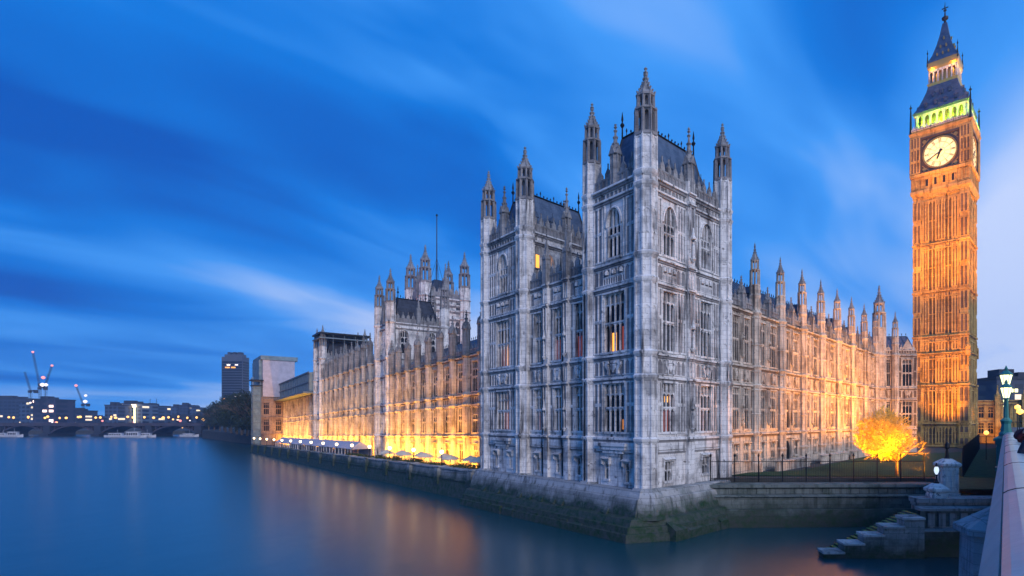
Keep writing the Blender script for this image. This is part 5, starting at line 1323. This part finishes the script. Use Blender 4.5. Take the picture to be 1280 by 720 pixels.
for a,z0,z1 in ((.30,ZW-4.2,ZW-.95),(.36,ZW-2.0,ZW-1.85),(.36,ZW-.95,ZW-.80),(.42,ZW-.80,ZW-.70)): ring(mb,a,z0,a,z1)
ring(mb,.40,ZW-.70,.28,ZW-.62); mb.build('block','green_paint',pd)
mb = MB(PF); 
for F_ in (PF,Frame(q.xy,(-BD).xy),Frame(q.xy,(BD.y,-BD.x)),Frame(q.xy,(-BD.y,BD.x))):
    k_ = MB(F_); ribs(k_,-.24,.24,ZW-1.8,ZW-1.02,.30,2,.025,.035); ribs(k_,-.24,.24,ZW-3.2,ZW-2.1,.30,2,.025,.035); mb.v += k_.v; o_ = len(mb.v)-len(k_.v); mb.f += [tuple(i_+o_ for i_ in fc) for fc in k_.f]
mb.build('panelling','green_paint',pd)
def bridge_lamp(name, label, loc, rz):
    t_ = thing(name,label,'street lamp',(0,0,0),'lamps on the bridge',0)
    mb = MB(); mb.lathe(0,0,[(.27,0),(.27,.12),(.20,.2),(.17,.5),(.22,.62),(.10,.75),(.075,1.6),(.12,1.68),(.06,1.75),(.05,2.0)],8)
    for s in (-1,1): mb.tube((0,0,1.35),(s*.22,0,1.20),.03,k=6); mb.tube((s*.22,0,1.20),(s*.36,0,1.48),.03,k=6)
    mb.build('post','green_paint',t_)
    for x,z,s in ((0,2.0,1.05),(-.36,1.52,.95),(.36,1.52,.95)):
        mb = MB(); mb.lathe(x,0,[(.10*s,z),(.195*s,z+.42*s),(.02,z+.43*s)],6); l = mb.build('lantern','lantern_glow',t_)
        mb = MB(); 
        for i in range(6):
            a = pi/6+pi/3*i; mb.tube((x+.105*s*cos(a),.105*s*sin(a),z),(x+.205*s*cos(a),.205*s*sin(a),z+.42*s),.011,k=4)
        mb.lathe(x,0,[(.11*s,z-.05),(.12*s,z)],6); mb.lathe(x,0,[(.215*s,z+.42*s),(.225*s,z+.45*s),(.12*s,z+.56*s),(.05*s,z+.60*s),(.06*s,z+.66*s),(.01,z+.78*s)],6); mb.build('frame','green_paint',l)
    t_.location = loc; t_.rotation_euler.z = rz
    return t_
b1 = bridge_lamp('bridge_lamp','nearest green three lantern lamp on the bridge pedestal',(q.x,q.y,ZW-.62),math.atan2(BD.y,BD.x))
b2 = copy_tree(b1); q2_ = BF.W(60,.02,0); b2.location = (q2_.x,q2_.y,ZW-.62); b2['label'] = 'farther green three lantern lamp, half the size, behind the nearest one'
pd2 = copy_tree(pd); 
pd2.location = Vector(pd.location)+BD*(60-27.9); pd2['label'] = 'farther teal lamp pedestal down the bridge'
mb = MB(BF); mb.box(30.6,200,.0,.30,ZW-3.3,ZW-.62); tag(mb.build('bridge_parapet','green_paint'),'farther stretch of bridge parapet beyond the lamp pedestal','bridge railing')
lamp('POINT','lantern_light',(q.x,q.y,ZW+1.6),None,40,(1,.93,.55),.2)

# ================================================================== people leaning on the rail
def skin_mesh(name, pts, edges, m, parent, root=0, sub=2):
    me = bpy.data.meshes.new(name); me.from_pydata([p[:3] for p in pts],edges,[]); me.materials.append(MAT[m])
    o = bpy.data.objects.new(name,me); COL.objects.link(o); o.parent = parent
    md = o.modifiers.new('skin','SKIN'); md.use_smooth_shade = True
    sv = me.skin_vertices[0].data
    for i,p in enumerate(pts):
        r = p[3]; r = r if isinstance(r,tuple) else (r,r)
        sv[i].radius = r
    sv[root].use_root = True
    s_ = o.modifiers.new('subdivision','SUBSURF'); s_.levels = s_.render_levels = sub
    return o
def person(label, loc, rz, coat, hat, phone=False, lean=.0):
    """leaning forward over the rail; local +y is forward, z up from the pavement"""
    t_ = thing('person',label,'person',loc,None,rz)
    # joints: pelvis, spine, chest, neck, head ; arms to the rail
    hz = 1.58+lean; fy = .34
    body = [(0,0,.92,.13),(0,.06,1.12,.12),(0,.16,1.34,(.15,.12)),(0,.24,1.47,.055),(0,.31,1.60,.075),(0,.335,1.68,.088),(0,.325,1.76,.07),
            (-.17,.15,1.38,.07),(-.25,.30,1.20,.05),(-.15,.37,1.29,.032),(.17,.15,1.38,.07),(.25,.30,1.20,.05),(.12,.39,1.29,.032),
            (-.10,-.02,.84,.09),(-.11,.0,.48,.065),(-.11,-.06,.08,.045),(-.12,.08,.04,.04),(.10,-.02,.84,.09),(.12,.04,.48,.065),(.12,-.04,.08,.045),(.13,.10,.04,.04)]
    if phone: body[11] = (.24,.32,1.30,.05); body[12] = (.08,.44,1.50,.032); body[8] = (-.24,.32,1.30,.05); body[9] = (-.06,.44,1.48,.032)
    E = [(0,1),(1,2),(2,3),(3,4),(4,5),(5,6),(2,7),(7,8),(8,9),(2,10),(10,11),(11,12),(0,13),(13,14),(14,15),(15,16),(0,17),(17,18),(18,19),(19,20)]
    b = skin_mesh('body',body,E,'skin',t_)
    # hands: palm and five fingers each
    for hand,sg in ((9,-1),(12,1)):
        hx,hy,hz_,_ = body[hand]; P = [(hx,hy,hz_,.03),(hx,hy+.05,hz_-.005,(.036,.018))]; ED = [(0,1)]
        for k,(dx,L) in enumerate(((-.030,.060),(-.010,.070),(.010,.066),(.030,.052))):
            i = len(P); P += [(hx+dx,hy+.085,hz_-.004,.0095),(hx+dx*1.1,hy+.085+L*.55,hz_-.014,.009),(hx+dx*1.1,hy+.085+L*.85,hz_-.035,.008)]; ED += [(1,i),(i,i+1),(i+1,i+2)]
        i = len(P); P += [(hx-sg*.035,hy+.035,hz_-.01,.011),(hx-sg*.055,hy+.07,hz_-.02,.010)]; ED += [(1,i),(i,i+1)]
        skin_mesh('hand',P,ED,'skin',t_,0,1)
    # face
    fb = MB(); fb.lathe(0,0,[(.001,0)],3) if False else None
    f = MB(ID); 
    mb = MB(); mb.add([(-.012,.415,1.665),(.012,.415,1.665),(0,.448,1.668),(-.006,.415,1.705),(.006,.415,1.705)],[(0,1,2),(0,2,3),(1,4,2),(3,2,4)]); mb.build('nose','skin',t_,loc=(0,0,0))
    for s in (-1,1):
        mb = MB(); mb.lathe(s*.032,.412,[(.002,1.698),(.010,1.703),(.012,1.708),(.002,1.716)],6); mb.build('eye','hair',t_,loc=(0,0,0))
        mb = MB(); mb.lathe(s*.090,.325,[(.004,1.665),(.014,1.68),(.017,1.70),(.006,1.725)],6); mb.build('ear','skin',t_,loc=(0,0,0))
    mb = MB(); mb.box(-.022,.022,.405,.418,1.638,1.644); mb.build('mouth','cloth_maroon',t_,loc=(0,0,0))
    c = [(0,0,.80,(.20,.16)),(0,.03,1.0,(.19,.15)),(0,.08,1.18,(.19,.15)),(0,.16,1.36,(.20,.145)),(0,.22,1.46,.085),
         (-.19,.15,1.38,.095),(body[8][0]*1.05,body[8][1],body[8][2],.075),(body[9][0],body[9][1]-.04,body[9][2],.052),(.19,.15,1.38,.095),(body[11][0]*1.05,body[11][1],body[11][2],.075),(body[12][0],body[12][1]-.04,body[12][2],.052)]
    skin_mesh('coat',c,[(0,1),(1,2),(2,3),(3,4),(3,5),(5,6),(6,7),(3,8),(8,9),(9,10)],coat,t_)
    tr = [(0,0,.86,(.17,.14)),(-.10,-.01,.80,.11),(-.11,.01,.48,.085),(-.11,-.05,.12,.07),(.10,-.01,.80,.11),(.12,.05,.48,.085),(.12,-.03,.12,.07)]
    skin_mesh('trousers',tr,[(0,1),(1,2),(2,3),(0,4),(4,5),(5,6)],'cloth_navy',t_)
    if hat:
        mb = MB(); mb.lathe(0,.325,[(.100,1.725),(.108,1.75),(.102,1.80),(.07,1.845),(.02,1.86)],14,smooth=True); mb.build('hat',hat,t_,loc=(0,0,0))
        mb = MB(); mb.lathe(0,.27,[(.10,1.47),(.115,1.51),(.10,1.57)],12,smooth=True); mb.build('scarf','cloth_maroon',t_,loc=(0,0,0))
    else:
        mb = MB(); mb.lathe(0,.315,[(.094,1.70),(.101,1.73),(.099,1.78),(.07,1.825),(.02,1.84)],14,smooth=True); mb.build('hair','hair',t_,loc=(0,0,0))
    if phone:
        mb = MB(); mb.box(-.05,.05,.50,.51,1.44,1.54); tag(mb.build('phone','iron',None,loc=loc,rz=rz),'small dark phone held up by the person in the grey hat','phone')
    return t_
pr_ = math.atan2(BD.y,BD.x)+pi/2       # local +y faces over the rail (to the left of the bridge)
w1 = BF.W(10.2,.44,ZW-1.72); person('person in dark navy coat leaning with both hands on the bridge rail',tuple(w1),pr_,'cloth_navy',None)
w2 = BF.W(15.6,.40,ZW-1.66); person('person in grey hat and maroon scarf leaning over the rail farther along',tuple(w2),pr_+.15,'cloth_maroon','cloth_grey',True)
tag([o for o in bpy.data.objects if o.name.startswith('phone')][0],group=None)

# ================================================================== trees
def limb(mb, p, d, L, r, depth, tips, spread=.6, up=.12):
    n = 3; q = p.copy()
    for i in range(n):
        d = (d+Vector((random.gauss(0,.12),random.gauss(0,.12),random.gauss(0,.08)+up*.3))).normalized(); q2 = q+d*L/n
        mb.tube(q,q2,r*(1-.25*i/n),r*(1-.25*(i+1)/n),5 if depth>1 else 3); q = q2
        if depth <= 2: tips.append(q.copy())
    if depth == 0: return
    k = 4 if depth >= 2 else 3
    for i in range(k):
        a = d.orthogonal().normalized(); a.rotate(Matrix.Rotation(2*pi*i/k+random.uniform(-.5,.5),3,d))
        nd = (d*(1-spread*.5)+a*spread*random.uniform(.7,1.2)+Vector((0,0,up))).normalized()
        limb(mb,q,nd,L*random.uniform(.66,.82),r*.62,depth-1,tips,spread,up)
gt = thing('gold_tree','bushy golden tree glowing in floodlight on the lawn','tree',tuple(at(1121,65.5,GZ-.15)))
g0 = at(1121,65.5,GZ-.15); mb = MB(); tips = []
random.seed(11)
mb.tube(g0,g0+Vector((0,0,1.7)),.19,.13,8)
for i in range(8):
    a = 2*pi*i/8; d = Vector((cos(a)*.85-.18,sin(a)*.85,.8)).normalized(); limb(mb,g0+Vector((0,0,1.5+.1*(i%2))),d,1.45,.085,3,tips,.62,.10)
limb(mb,g0+Vector((0,0,1.6)),Vector((-.15,0,1)),2.2,.10,3,tips,.6,.1)
mb.build('trunk','bark',gt)
cc = g0+Vector((-1.55,0,4.5))
mb = MB(); random.seed(5)
cnt = 0
# short upright twigs and small leaves filling an uneven rounded crown
while cnt < 4600:
    v = Vector((random.uniform(-1,1),random.uniform(-1,1),random.uniform(-1,1)))
    l = v.length
    if l > 1 or l < .30: continue
    lump = .88+.14*sin(v.x*6+1)*cos(v.y*5)+.08*sin(v.z*9+v.x*4)
    if v.z < -.55: lump *= .9
    p = cc+Vector((v.x*3.0,v.y*2.9,v.z*3.05))*lump
    dr = (v+Vector((0,0,.35))+Vector((random.gauss(0,.25),random.gauss(0,.25),random.gauss(0,.25)))).normalized()
    L = random.uniform(.22,.6); s = dr.orthogonal().normalized(); s.rotate(Matrix.Rotation(random.uniform(0,6.28),3,dr))
    mb.add([tuple(p-s*.014),tuple(p+s*.014),tuple(p+dr*L+s*.006),tuple(p+dr*L-s*.006)],[(0,1,2,3)])
    for k in range(3):
        a = p+dr*L*random.uniform(.2,1); t1 = Vector((random.gauss(0,1),random.gauss(0,1),random.gauss(0,1))).normalized(); t2 = t1.orthogonal().normalized(); w_ = random.uniform(.04,.085)
        mb.add([tuple(a-t1*w_*1.5),tuple(a+t2*w_),tuple(a+t1*w_*1.5),tuple(a-t2*w_)],[(0,1,2,3)])
    cnt += 1
mb.build('crown','leaf_gold',gt)
for dx,dy,e in ((-7.2,-2.2,38000),(3.6,-2.0,30000),(-2.2,-2.4,5500)):
    lamp('SPOT','tree_floodlight',tuple(g0+Vector((dx,dy,.3))),tuple(cc+Vector((-.6+dx*.1,.2,.9))),e,(1,.34,.0),.3,95,.9)
lamp('SPOT','tree_floodlight',tuple(g0+Vector((-2.4,-4.6,2.6))),tuple(cc+Vector((.1,0,1.6))),9000,(1,.34,.0),.3,80,.9)
def dark_tree(seed, H, Rr):
    random.seed(seed); t_ = thing('riverside_tree','','tree',(0,0,0),'trees in the riverside gardens')
    mb = MB(); tp = []; mb.tube((0,0,0),(0,0,H*.35),.45,.3,7)
    for i in range(6):
        a = 2*pi*i/6; limb(mb,Vector((0,0,H*.3)),Vector((cos(a)*.7,sin(a)*.7,.9)).normalized(),H*.26,.2,2,tp,.6,.15)
    mb.build('trunk','bark',t_)
    mb = MB()
    for k in range(34):
        a = random.uniform(0,6.28); rr = Rr*sqrt(random.random())*.85; z = H*random.uniform(.20,.9); rr *= 1.05-(z/H-.55)**2*2.0
        leaf_blob(mb,(rr*cos(a),rr*sin(a),z),Rr*random.uniform(.22,.36),90,.32,.8,.1)
    mb.build('crown','leaf_dark',t_); return t_
protos = [dark_tree(3,17,7),dark_tree(9,15,6.5)]
T = [(317,236,1.15),(309,245,1.15),(302,258,1.15),(313,268,1.35),(296,275,1.15),(304,290,1.4),(289,300,1.15),(295,318,1.3),(282,325,1.1),(287,345,1.25),(275,360,1.1),(268,385,1.05),(261,405,.95),(280,380,1.25)]
for i,(px,d,s) in enumerate(T):
    o = protos[i] if i < 2 else copy_tree(protos[i%2])
    p = at(px,d,GZ-.3); o.location = p; o.scale = (s,s,s*1.02); o.rotation_euler.z = i*1.3
    o['label'] = '%s dark riverside tree counting away from the palace end' % ORD[i]
random.seed(21)
T = [(1226,235,.95),(1236,242,1.0),(1247,228,1.05),(1262,215,1.15),(1275,205,1.3),(1290,200,1.3)]
for i,(px,d,s) in enumerate(T):
    o = copy_tree(protos[i%2]); o.location = at(px,d,GZ+1); o.scale = (s,s,s*.98); o.rotation_euler.z = i*2.1; o['group'] = 'trees behind the bridge end'
    o['label'] = '%s dark tree from the left behind the bridge lamps' % ORD[i]

# ================================================================== far bank: bridge, skyline, cranes, boats
lb = thing('far_bridge','low dark five arch road bridge crossing the river far away','bridge',(-360,417,0))
Yb = 417; F_ = Frame((0,Yb),(1,0)); 
edge = [-520,-468,-432,-397,-361,-325,-290]
zd = 8.3
for a,b in zip(edge,edge[1:]):
    mb = MB(F_); n = 12; poly = [(a+2,zd-1.0)]+[(a+2+(b-a-4)*i/n, 2.0+(zd-3.0)*sin(pi*i/n)**.75 if 0<i<n else 2.0) for i in range(n+1)]+[(b-2,zd-1.0)]
    for i in range(n):
        u0 = a+2+(b-a-4)*i/n; u1 = a+2+(b-a-4)*(i+1)/n; z0 = 2.0+(zd-3.2)*sin(pi*i/n)**.75; z1 = 2.0+(zd-3.2)*sin(pi*(i+1)/n)**.75 if i<n-1 else 2.0
        mb.plate([(u0,z0),(u1,z1),(u1,z1+.9),(u0,z0+.9)],-9,9)
    for i in range(1,n): 
        u0 = a+2+(b-a-4)*i/n; z0 = 2.0+(zd-3.2)*sin(pi*i/n)**.75; mb.box(u0-.25,u0+.25,-9,9,z0+.5,zd-.9)
    mb.build('arch','bridge_paint',lb)
for a in edge:
    mb = MB(F_); mb.box(a-2.4,a+2.4,-10,10,-2,zd-.6); mb.slope(a-2.9,a+2.9,9,12,-2,2.2,1.6); mb.build('pier','far_concrete_dark',lb)
mb = MB(F_); mb.box(-540,-282,-9.5,9.5,zd-1.0,zd+.4); mb.box(-540,-282,9.2,9.6,zd+.4,zd+1.3); mb.build('deck','bridge_paint',lb)
sl = thing('far_bridge_lamp','','street lamp',(0,0,0),'lamps on the far bridge')
mb = MB(); mb.tube((0,0,0),(0,0,4.2),.14,.08,6); mb.build('post','iron',sl)
mb = MB(); mb.lathe(0,0,[(.1,4.0),(.75,4.4),(.85,4.9),(.6,5.4),(.1,5.6)],8); mb.build('globe','far_glow',sl)
random.seed(4)
xs = [-528+ (i*6.2)+random.uniform(-1.6,1.6) for i in range(38)]
for i,x in enumerate(xs):
    o = sl if i==0 else copy_tree(sl); o.location = (x,Yb-8.5 if i%2 else Yb+8,zd+.3+random.uniform(-.4,.6)); s_ = random.choice((.7,.85,1.0,1.15)); o.scale = (s_,s_,1)
    o['label'] = 'small yellow street light on the far bridge'
# quayside lights and lit windows low on the far bank
for i in range(30):
    mb = MB(); mb.lathe(0,0,[(.1,0),(.8,.5),(.8,1.2),(.1,1.7)],6); x = random.uniform(60,262); d = 476+random.uniform(0,25)
    z = 4.5+random.uniform(0,7); s_ = random.uniform(.5,1.25)
    if i > 22: x = random.uniform(0,250); d = 472; z = 4
    p = at(x,d,z); o = mb.build('quay_lamp',random.choice(['far_glow','far_glow','far_white','far_red']),None,loc=p); o.scale = (s_,s_,s_)
    tag(o,'small light on the far quay behind the bridge','light','lights along the far quay')
def facade_mat(name, wall, sx, sz, lit, thr, es, glass=(.01,.02,.04)):
    """glazed office wall: window grid with some lit panes"""
    m = mat(name, wall, .6); t = m.node_tree; b = t.nodes['Principled BSDF']; L = t.links
    g = N(t,'ShaderNodeNewGeometry'); sp = N(t,'ShaderNodeSeparateXYZ'); L.new(g.outputs['Position'],sp.inputs[0])
    u = M_(t,'DIVIDE',M_(t,'ADD',sp.outputs[0],M_(t,'MULTIPLY',sp.outputs[1],.35)),sx); v = M_(t,'DIVIDE',sp.outputs[2],sz)
    fu, fv = M_(t,'FRACT',u), M_(t,'FRACT',v)
    win = M_(t,'MULTIPLY',M_(t,'MULTIPLY',M_(t,'GREATER_THAN',fu,.18),M_(t,'LESS_THAN',fu,.86)),M_(t,'MULTIPLY',M_(t,'GREATER_THAN',fv,.30),M_(t,'LESS_THAN',fv,.80)))
    cb = N(t,'ShaderNodeCombineXYZ'); L.new(M_(t,'FLOOR',u),cb.inputs[0]); L.new(M_(t,'FLOOR',v),cb.inputs[1])
    wn_ = N(t,'ShaderNodeTexWhiteNoise'); wn_.noise_dimensions = '2D'; L.new(cb.outputs[0],wn_.inputs['Vector'])
    on = M_(t,'MULTIPLY',win,M_(t,'GREATER_THAN',wn_.outputs['Value'],thr))
    L.new(mixc(t,win,wall,glass),b.inputs['Base Color']); b.inputs['Emission Color'].default_value = (*lit,1)
    L.new(M_(t,'MULTIPLY',on,es),b.inputs['Emission Strength']); L.new(M_(t,'MULTIPLY_ADD',win,-.4,.7),b.inputs['Roughness'])
facade_mat('office_blue',(.06,.10,.17),4.2,3.6,(1,.80,.50),.90,1.6)
facade_mat('office_dark',(.04,.06,.10),4.0,3.4,(1,.78,.55),.93,1.6)
facade_mat('office_pale',(.12,.17,.24),4.6,3.8,(1,.85,.60),.93,1.5)
facade_mat('building_site',(.05,.05,.08),6,4.4,(1,.70,.60),.90,3.0)
def block(name, label, px0, px1, ytop, d, m, dep=18, group=None, extra=()):
    x0 = (px0-CX)/FP*d; x1 = (px1-CX)/FP*d; zt = ZW+(CY-ytop)/FP*d
    t_ = thing(name,label,'building',((x0+x1)/2,d+dep/2,3.0),group)
    mb = MB(); mb.box(x0,x1,d,d+dep,2.0,zt); mb.build('walls',m,t_)
    mb = MB(); w_ = x1-x0; mb.box(x0-.4,x1+.4,d-.4,d+dep+.4,zt,zt+.9); mb.box(x0+w_*.2,x0+w_*.55,d+3,d+9,zt+.9,zt+3.6); mb.box(x0+w_*.65,x0+w_*.8,d+3,d+8,zt+.9,zt+2.6)
    for q in extra: mb.tube((x0+w_*q,d+4,zt),(x0+w_*q,d+4,zt+8),.25,k=4)
    mb.build('roof',m if m.startswith('far') else 'far_concrete_dark',t_); return t_
# tall office tower with stacked window bands
d = 640; x0, x1 = (277-CX)/FP*d, (303-CX)/FP*d; zt = ZW+(CY-446)/FP*d
mt = thing('office_tower','tall dark blue glass office tower with scattered lit floors','building',((x0+x1)/2,d+12,4))
mb = MB(); mb.box(x0,x1,d,d+12,3,zt); mb.box(x0+2,x1-2,d+2,d+10,zt,zt+3.0); mb.build('core','far_concrete',mt)
for q in (.2,.45,.7): mb = MB(); mb.box(x0+(x1-x0)*q,x0+(x1-x0)*(q+.12),d+3,d+9,zt+3,zt+5.6); mb.build('roof_plant','far_concrete_dark',mt)
random.seed(12); nf = 24
for k in range(nf):
    z = 8+(zt-12)*k/nf; lit_ = random.random() < .42
    mb = MB(); mb.box(x0+.5,x1-.5,d-.25,d+.2,z,z+1.9); mb.box(x1-.2,x1+.25,d+1,d+11,z,z+1.9); fl = mb.build('window_band','glass_dark' if 'glass_dark' in MAT else 'window_glass',mt)
    if lit_:
        for q in range(random.randint(1,4)):
            a = x0+1+random.random()*(x1-x0-7); mb = MB(); mb.box(a,a+random.uniform(2,6),d-.4,d-.28,z+.2,z+1.6); mb.build('lit_pane','far_white',fl) if k%3 else mb.build('lit_pane','glass_lamplit',fl)
block('apartment_block','broad stepped block at the left edge above the far bridge',-20,36,499,560,'office_dark',24)
block('apartment_block','lower wing of the broad block beside the building site',24,44,503,540,'office_blue',18)
block('unfinished_tower','half built dark block with site lights beneath two cranes',41,69,500,530,'building_site',20)
block('apartment_block','small lone block between the building site and the square block',75,82,518,620,'far_concrete_dark',12)
block('apartment_block','square dark block beneath the right hand crane',87,105,514,600,'office_dark',16)
block('apartment_block','blue glass block with red lights at its left corner',131,147,507,560,'office_blue',20)
wpb = block('apartment_block','wide pale glass block with a bright lit stair strip',145,178,505,580,'office_pale',20)
d = 578; x = (168.5-CX)/FP*d; mb = MB(); mb.box(x-.6,x+.6,d-.6,d-.1,7,27); mb.box(x-3,x+1.5,d-.6,d-.2,24.5,27.5); mb.build('lit_stair','lamp_glow',wpb)
block('apartment_block','blue stepped block right of the lit stair strip',179,195,508,600,'office_blue',20,None,(.3,.8))
for i,(a,b,y) in enumerate(((198,209,513),(212,222,509),(223,235,507),(237,246,510),(249,258,515))):
    block('tower_block','%s of five similar blue towers in front of the dark trees, from the left' % ORD[i],a,b,y,700,'office_blue' if i!=2 else 'office_dark',16,'five similar towers')
    block('terrace_block','%s low block below the five similar towers, from the left' % ORD[i],a-3,b+4,522,620,'office_dark',14,'low blocks below the towers')
for i,(a,b,y) in enumerate(((106,131,523),(183,205,520))):
    block('low_block',('low dark roofs behind the arches left of the blue glass block','low dark roofs behind the right part of the bridge')[i],a,b,y,640,'far_concrete_dark',20)
# cranes
def crane(label, px, ybase, d, jib, hook, lights):
    X0 = (px-CX)/FP*d; zb = ZW+(CY-ybase)/FP*d; t_ = thing('tower_crane',label,'crane',(X0,d,zb-12))
    jx = (jib[0]-px)/FP*d; mastz = ZW+(CY-hook)/FP*d; jz = ZW+(CY-jib[1])/FP*d
    def lattice(mb,a,b,w,n):
        a = Vector(a); b = Vector(b); dd = (b-a).normalized(); s1 = Vector((0,1,0))*w; s2 = dd.cross(Vector((0,1,0))).normalized()*w
        for q in (s1+s2,s1-s2,-s1+s2,-s1-s2): mb.tube(a+q,b+q,.16,k=4)
        for i in range(n):
            p = a+(b-a)*i/n; p2 = a+(b-a)*(i+1)/n; mb.tube(p+s2,p2-s2,.1,k=3)
            mb.tube(p-s2,p2+s2,.1,k=3)
    mb = MB(); lattice(mb,(X0,d,zb-12),(X0,d,mastz),.7,14); mb.build('mast','far_concrete_dark',t_)
    mb = MB(); lattice(mb,(X0,d,mastz),(X0+jx,d,jz),.5,16); mb.build('jib','far_concrete_dark',t_)
    mb = MB(); s = -1 if jx > 0 else 1; mb.box(X0+min(0,s*5),X0+max(0,s*5),d-1,d+1,mastz-1,mastz+.2); mb.box(X0+s*5-1.3,X0+s*5+1.3,d-1,d+1,mastz-2.5,mastz+.4); mb.build('counter_jib','far_concrete_dark',t_)
    mb = MB(); mb.box(X0-1,X0+1,d-1.4,d+.6,mastz-2.2,mastz); mb.build('cab','far_concrete_dark',t_)
    for (lx,ly,mm,r) in lights:
        mb = MB(); x_ = (lx-CX)/FP*(d-1.5); z_ = ZW+(CY-ly)/FP*(d-1.5); mb.lathe(x_,d-1.5,[(.1,z_-r),(r,z_-r*.3),(r,z_+r*.4),(.1,z_+r)],8); mb.build('work_light',mm,t_)
crane('tower crane with raised jib left of the lit building site',38,503,525,(31,465),488,[(38,503.5,'far_white',.9)])
crane('tallest tower crane with red and white lights above the building site',50,500,528,(41,440),484,[(54,472,'far_red',1.5),(53,481,'far_white',1.8),(57.5,481,'far_white',1.5),(41,440,'far_red',1.0)])
crane('second thin crane mast beside the tallest tower crane',57,500,535,(65,457),480,[(65,457,'far_red',1.0)])
crane('tower crane with pink light standing over the square dark block',104,514,600,(95,482),505,[(95,482,'far_red',1.3),(107,494.5,'far_white',1.3),(106.5,502,'far_white',1.8)])
# boats
def boat(label, px, d, L, cabin, m='boat_white'):
    p = at(px,d,0); t_ = thing('moored_boat',label,'boat',tuple(p),'boats moored on the far river'); F_b = Frame((p.x,p.y),(1,.1)); mb = MB(F_b)
    n = 8; 
    secs = [(-L/2,.55,1.5),(-L/4,1.0,1.15),(0,1.1,1.1),(L/4,1.0,1.25),(L/2,.08,1.9)]
    pts = []; fc = []
    for u,b_,h in secs: pts += [(u,-b_*1.6,h),(u,-b_*1.1,0),(u,0,-.4),(u,b_*1.1,0),(u,b_*1.6,h)]
    for i in range(4):
        for j in range(4): fc.append((i*5+j,i*5+j+1,i*5+6+j,i*5+5+j))
        fc.append((i*5,i*5+5,i*5+9,i*5+4))
    fc += [(0,1,2,3,4),(20,21,22,23,24)]; mb.add(pts,fc); mb.build('hull',m,t_)
    mb = MB(F_b); mb.box(-L*.3,L*.2,-1.1,1.1,1.1,1.1+cabin); mb.box(-L*.34,L*.24,-1.3,1.3,1.1+cabin,1.25+cabin); mb.tube((0,0,1+cabin),(0,0,3.5+cabin),.06); c = mb.build('cabin',m,t_)
    mb = MB(F_b)
    for k in range(5): mb.box(-L*.27+k*L*.09,-L*.27+k*L*.09+L*.06,1.1,1.14,1.5,1.0+cabin*.8); 
    mb.build('windows','window_glass',c)
for args in (('white sailing boat shape moored at the far left edge',4,395,9,1.5),('white cabin boat moored near the left pier of the far bridge',18,392,11,2.4),('long pale river boat moored right of the middle pier',147,385,16,1.6),('white river cruiser between the middle piers',168,380,15,2.6),('small white launch near the right bridge pier',184,384,11,1.6),('pale pontoon boat close to the dark trees',237,398,12,1.0)):
    boat(*args)
# grey buildings beyond the bridge end on the right
gvb = block('government_block','grey stone block with lit top windows behind the bridge lamps',1246,1300,474,190,'office_dark',20)
p = at(1264,189,ZW+(CY-488)/FP*189)
for k in range(3):
    mb = MB(); mb.box(p.x-2+1.5*k,p.x-1.2+1.5*k,188.4,188.8,p.z-.6,p.z+.5); mb.build('lit_window','lantern_glow',gvb)
for (px,y,r,mm,lb_) in ((1272,509,.42,'far_glow','upper orange street light at the right edge above the people'),(1275,514.5,.48,'far_glow','lower orange street light at the right edge above the people'),(1233,541,.35,'far_glow','small orange light at the foot of the gatehouse')):
    q_ = at(px,90,ZW+(CY-y)/FP*90); mb = MB(); mb.lathe(q_.x,q_.y,[(.05,q_.z-r),(r,q_.z-r*.4),(r,q_.z+r*.4),(.05,q_.z+r)],8); mb.tube((q_.x,q_.y+.05,GZ),(q_.x,q_.y+.05,q_.z-r),.06,k=5)
    t_ = thing('street_light',lb_,'street light',(q_.x,q_.y,GZ)); mb.v, mb.f, mb.sm = mb.v, mb.f, mb.sm
    g_ = MB(); g_.lathe(q_.x,q_.y,[(.05,q_.z-r),(r,q_.z-r*.4),(r,q_.z+r*.4),(.05,q_.z+r)],8); g_.build('globe',mm,t_)
    g_ = MB(); g_.tube((q_.x,q_.y+.05,GZ),(q_.x,q_.y+.05,q_.z-r),.06,k=5); g_.build('post','iron',t_)
# sodium wash over the range facing the lawn
for u,e in ((12,4000),(20,13000),(28,26000),(36,38000),(44,42000),(51,26000)):
    lamp('SPOT','lawn_floodlight',FN.W(u,11,GZ+.6),FN.W(u+1.5,0,ZW+8),e*.85,(1,.34,.008),.5,95,1.0)
lamp('SPOT','lawn_floodlight',FB.W(4,13,GZ+.6),FB.W(4,0,ZW+6),15000,(1,.34,.008),.5,90,1.0)

# ================================================================== dusk haze over the river
hm = bpy.data.materials.new('haze'); hm.use_nodes = True; ht = hm.node_tree; ht.nodes.clear()
ho = ht.nodes.new('ShaderNodeOutputMaterial'); pv = ht.nodes.new('ShaderNodeVolumePrincipled')
pv.inputs['Color'].default_value = (.50,.72,1,1); pv.inputs['Density'].default_value = .00032; pv.inputs['Anisotropy'].default_value = .2
ht.links.new(pv.outputs[0], ho.inputs['Volume']); MAT['haze'] = hm
mb = MB(); mb.box(-1250,500,-60,1000,-6,135)
tag(mb.build('haze','haze'),kind='stuff')
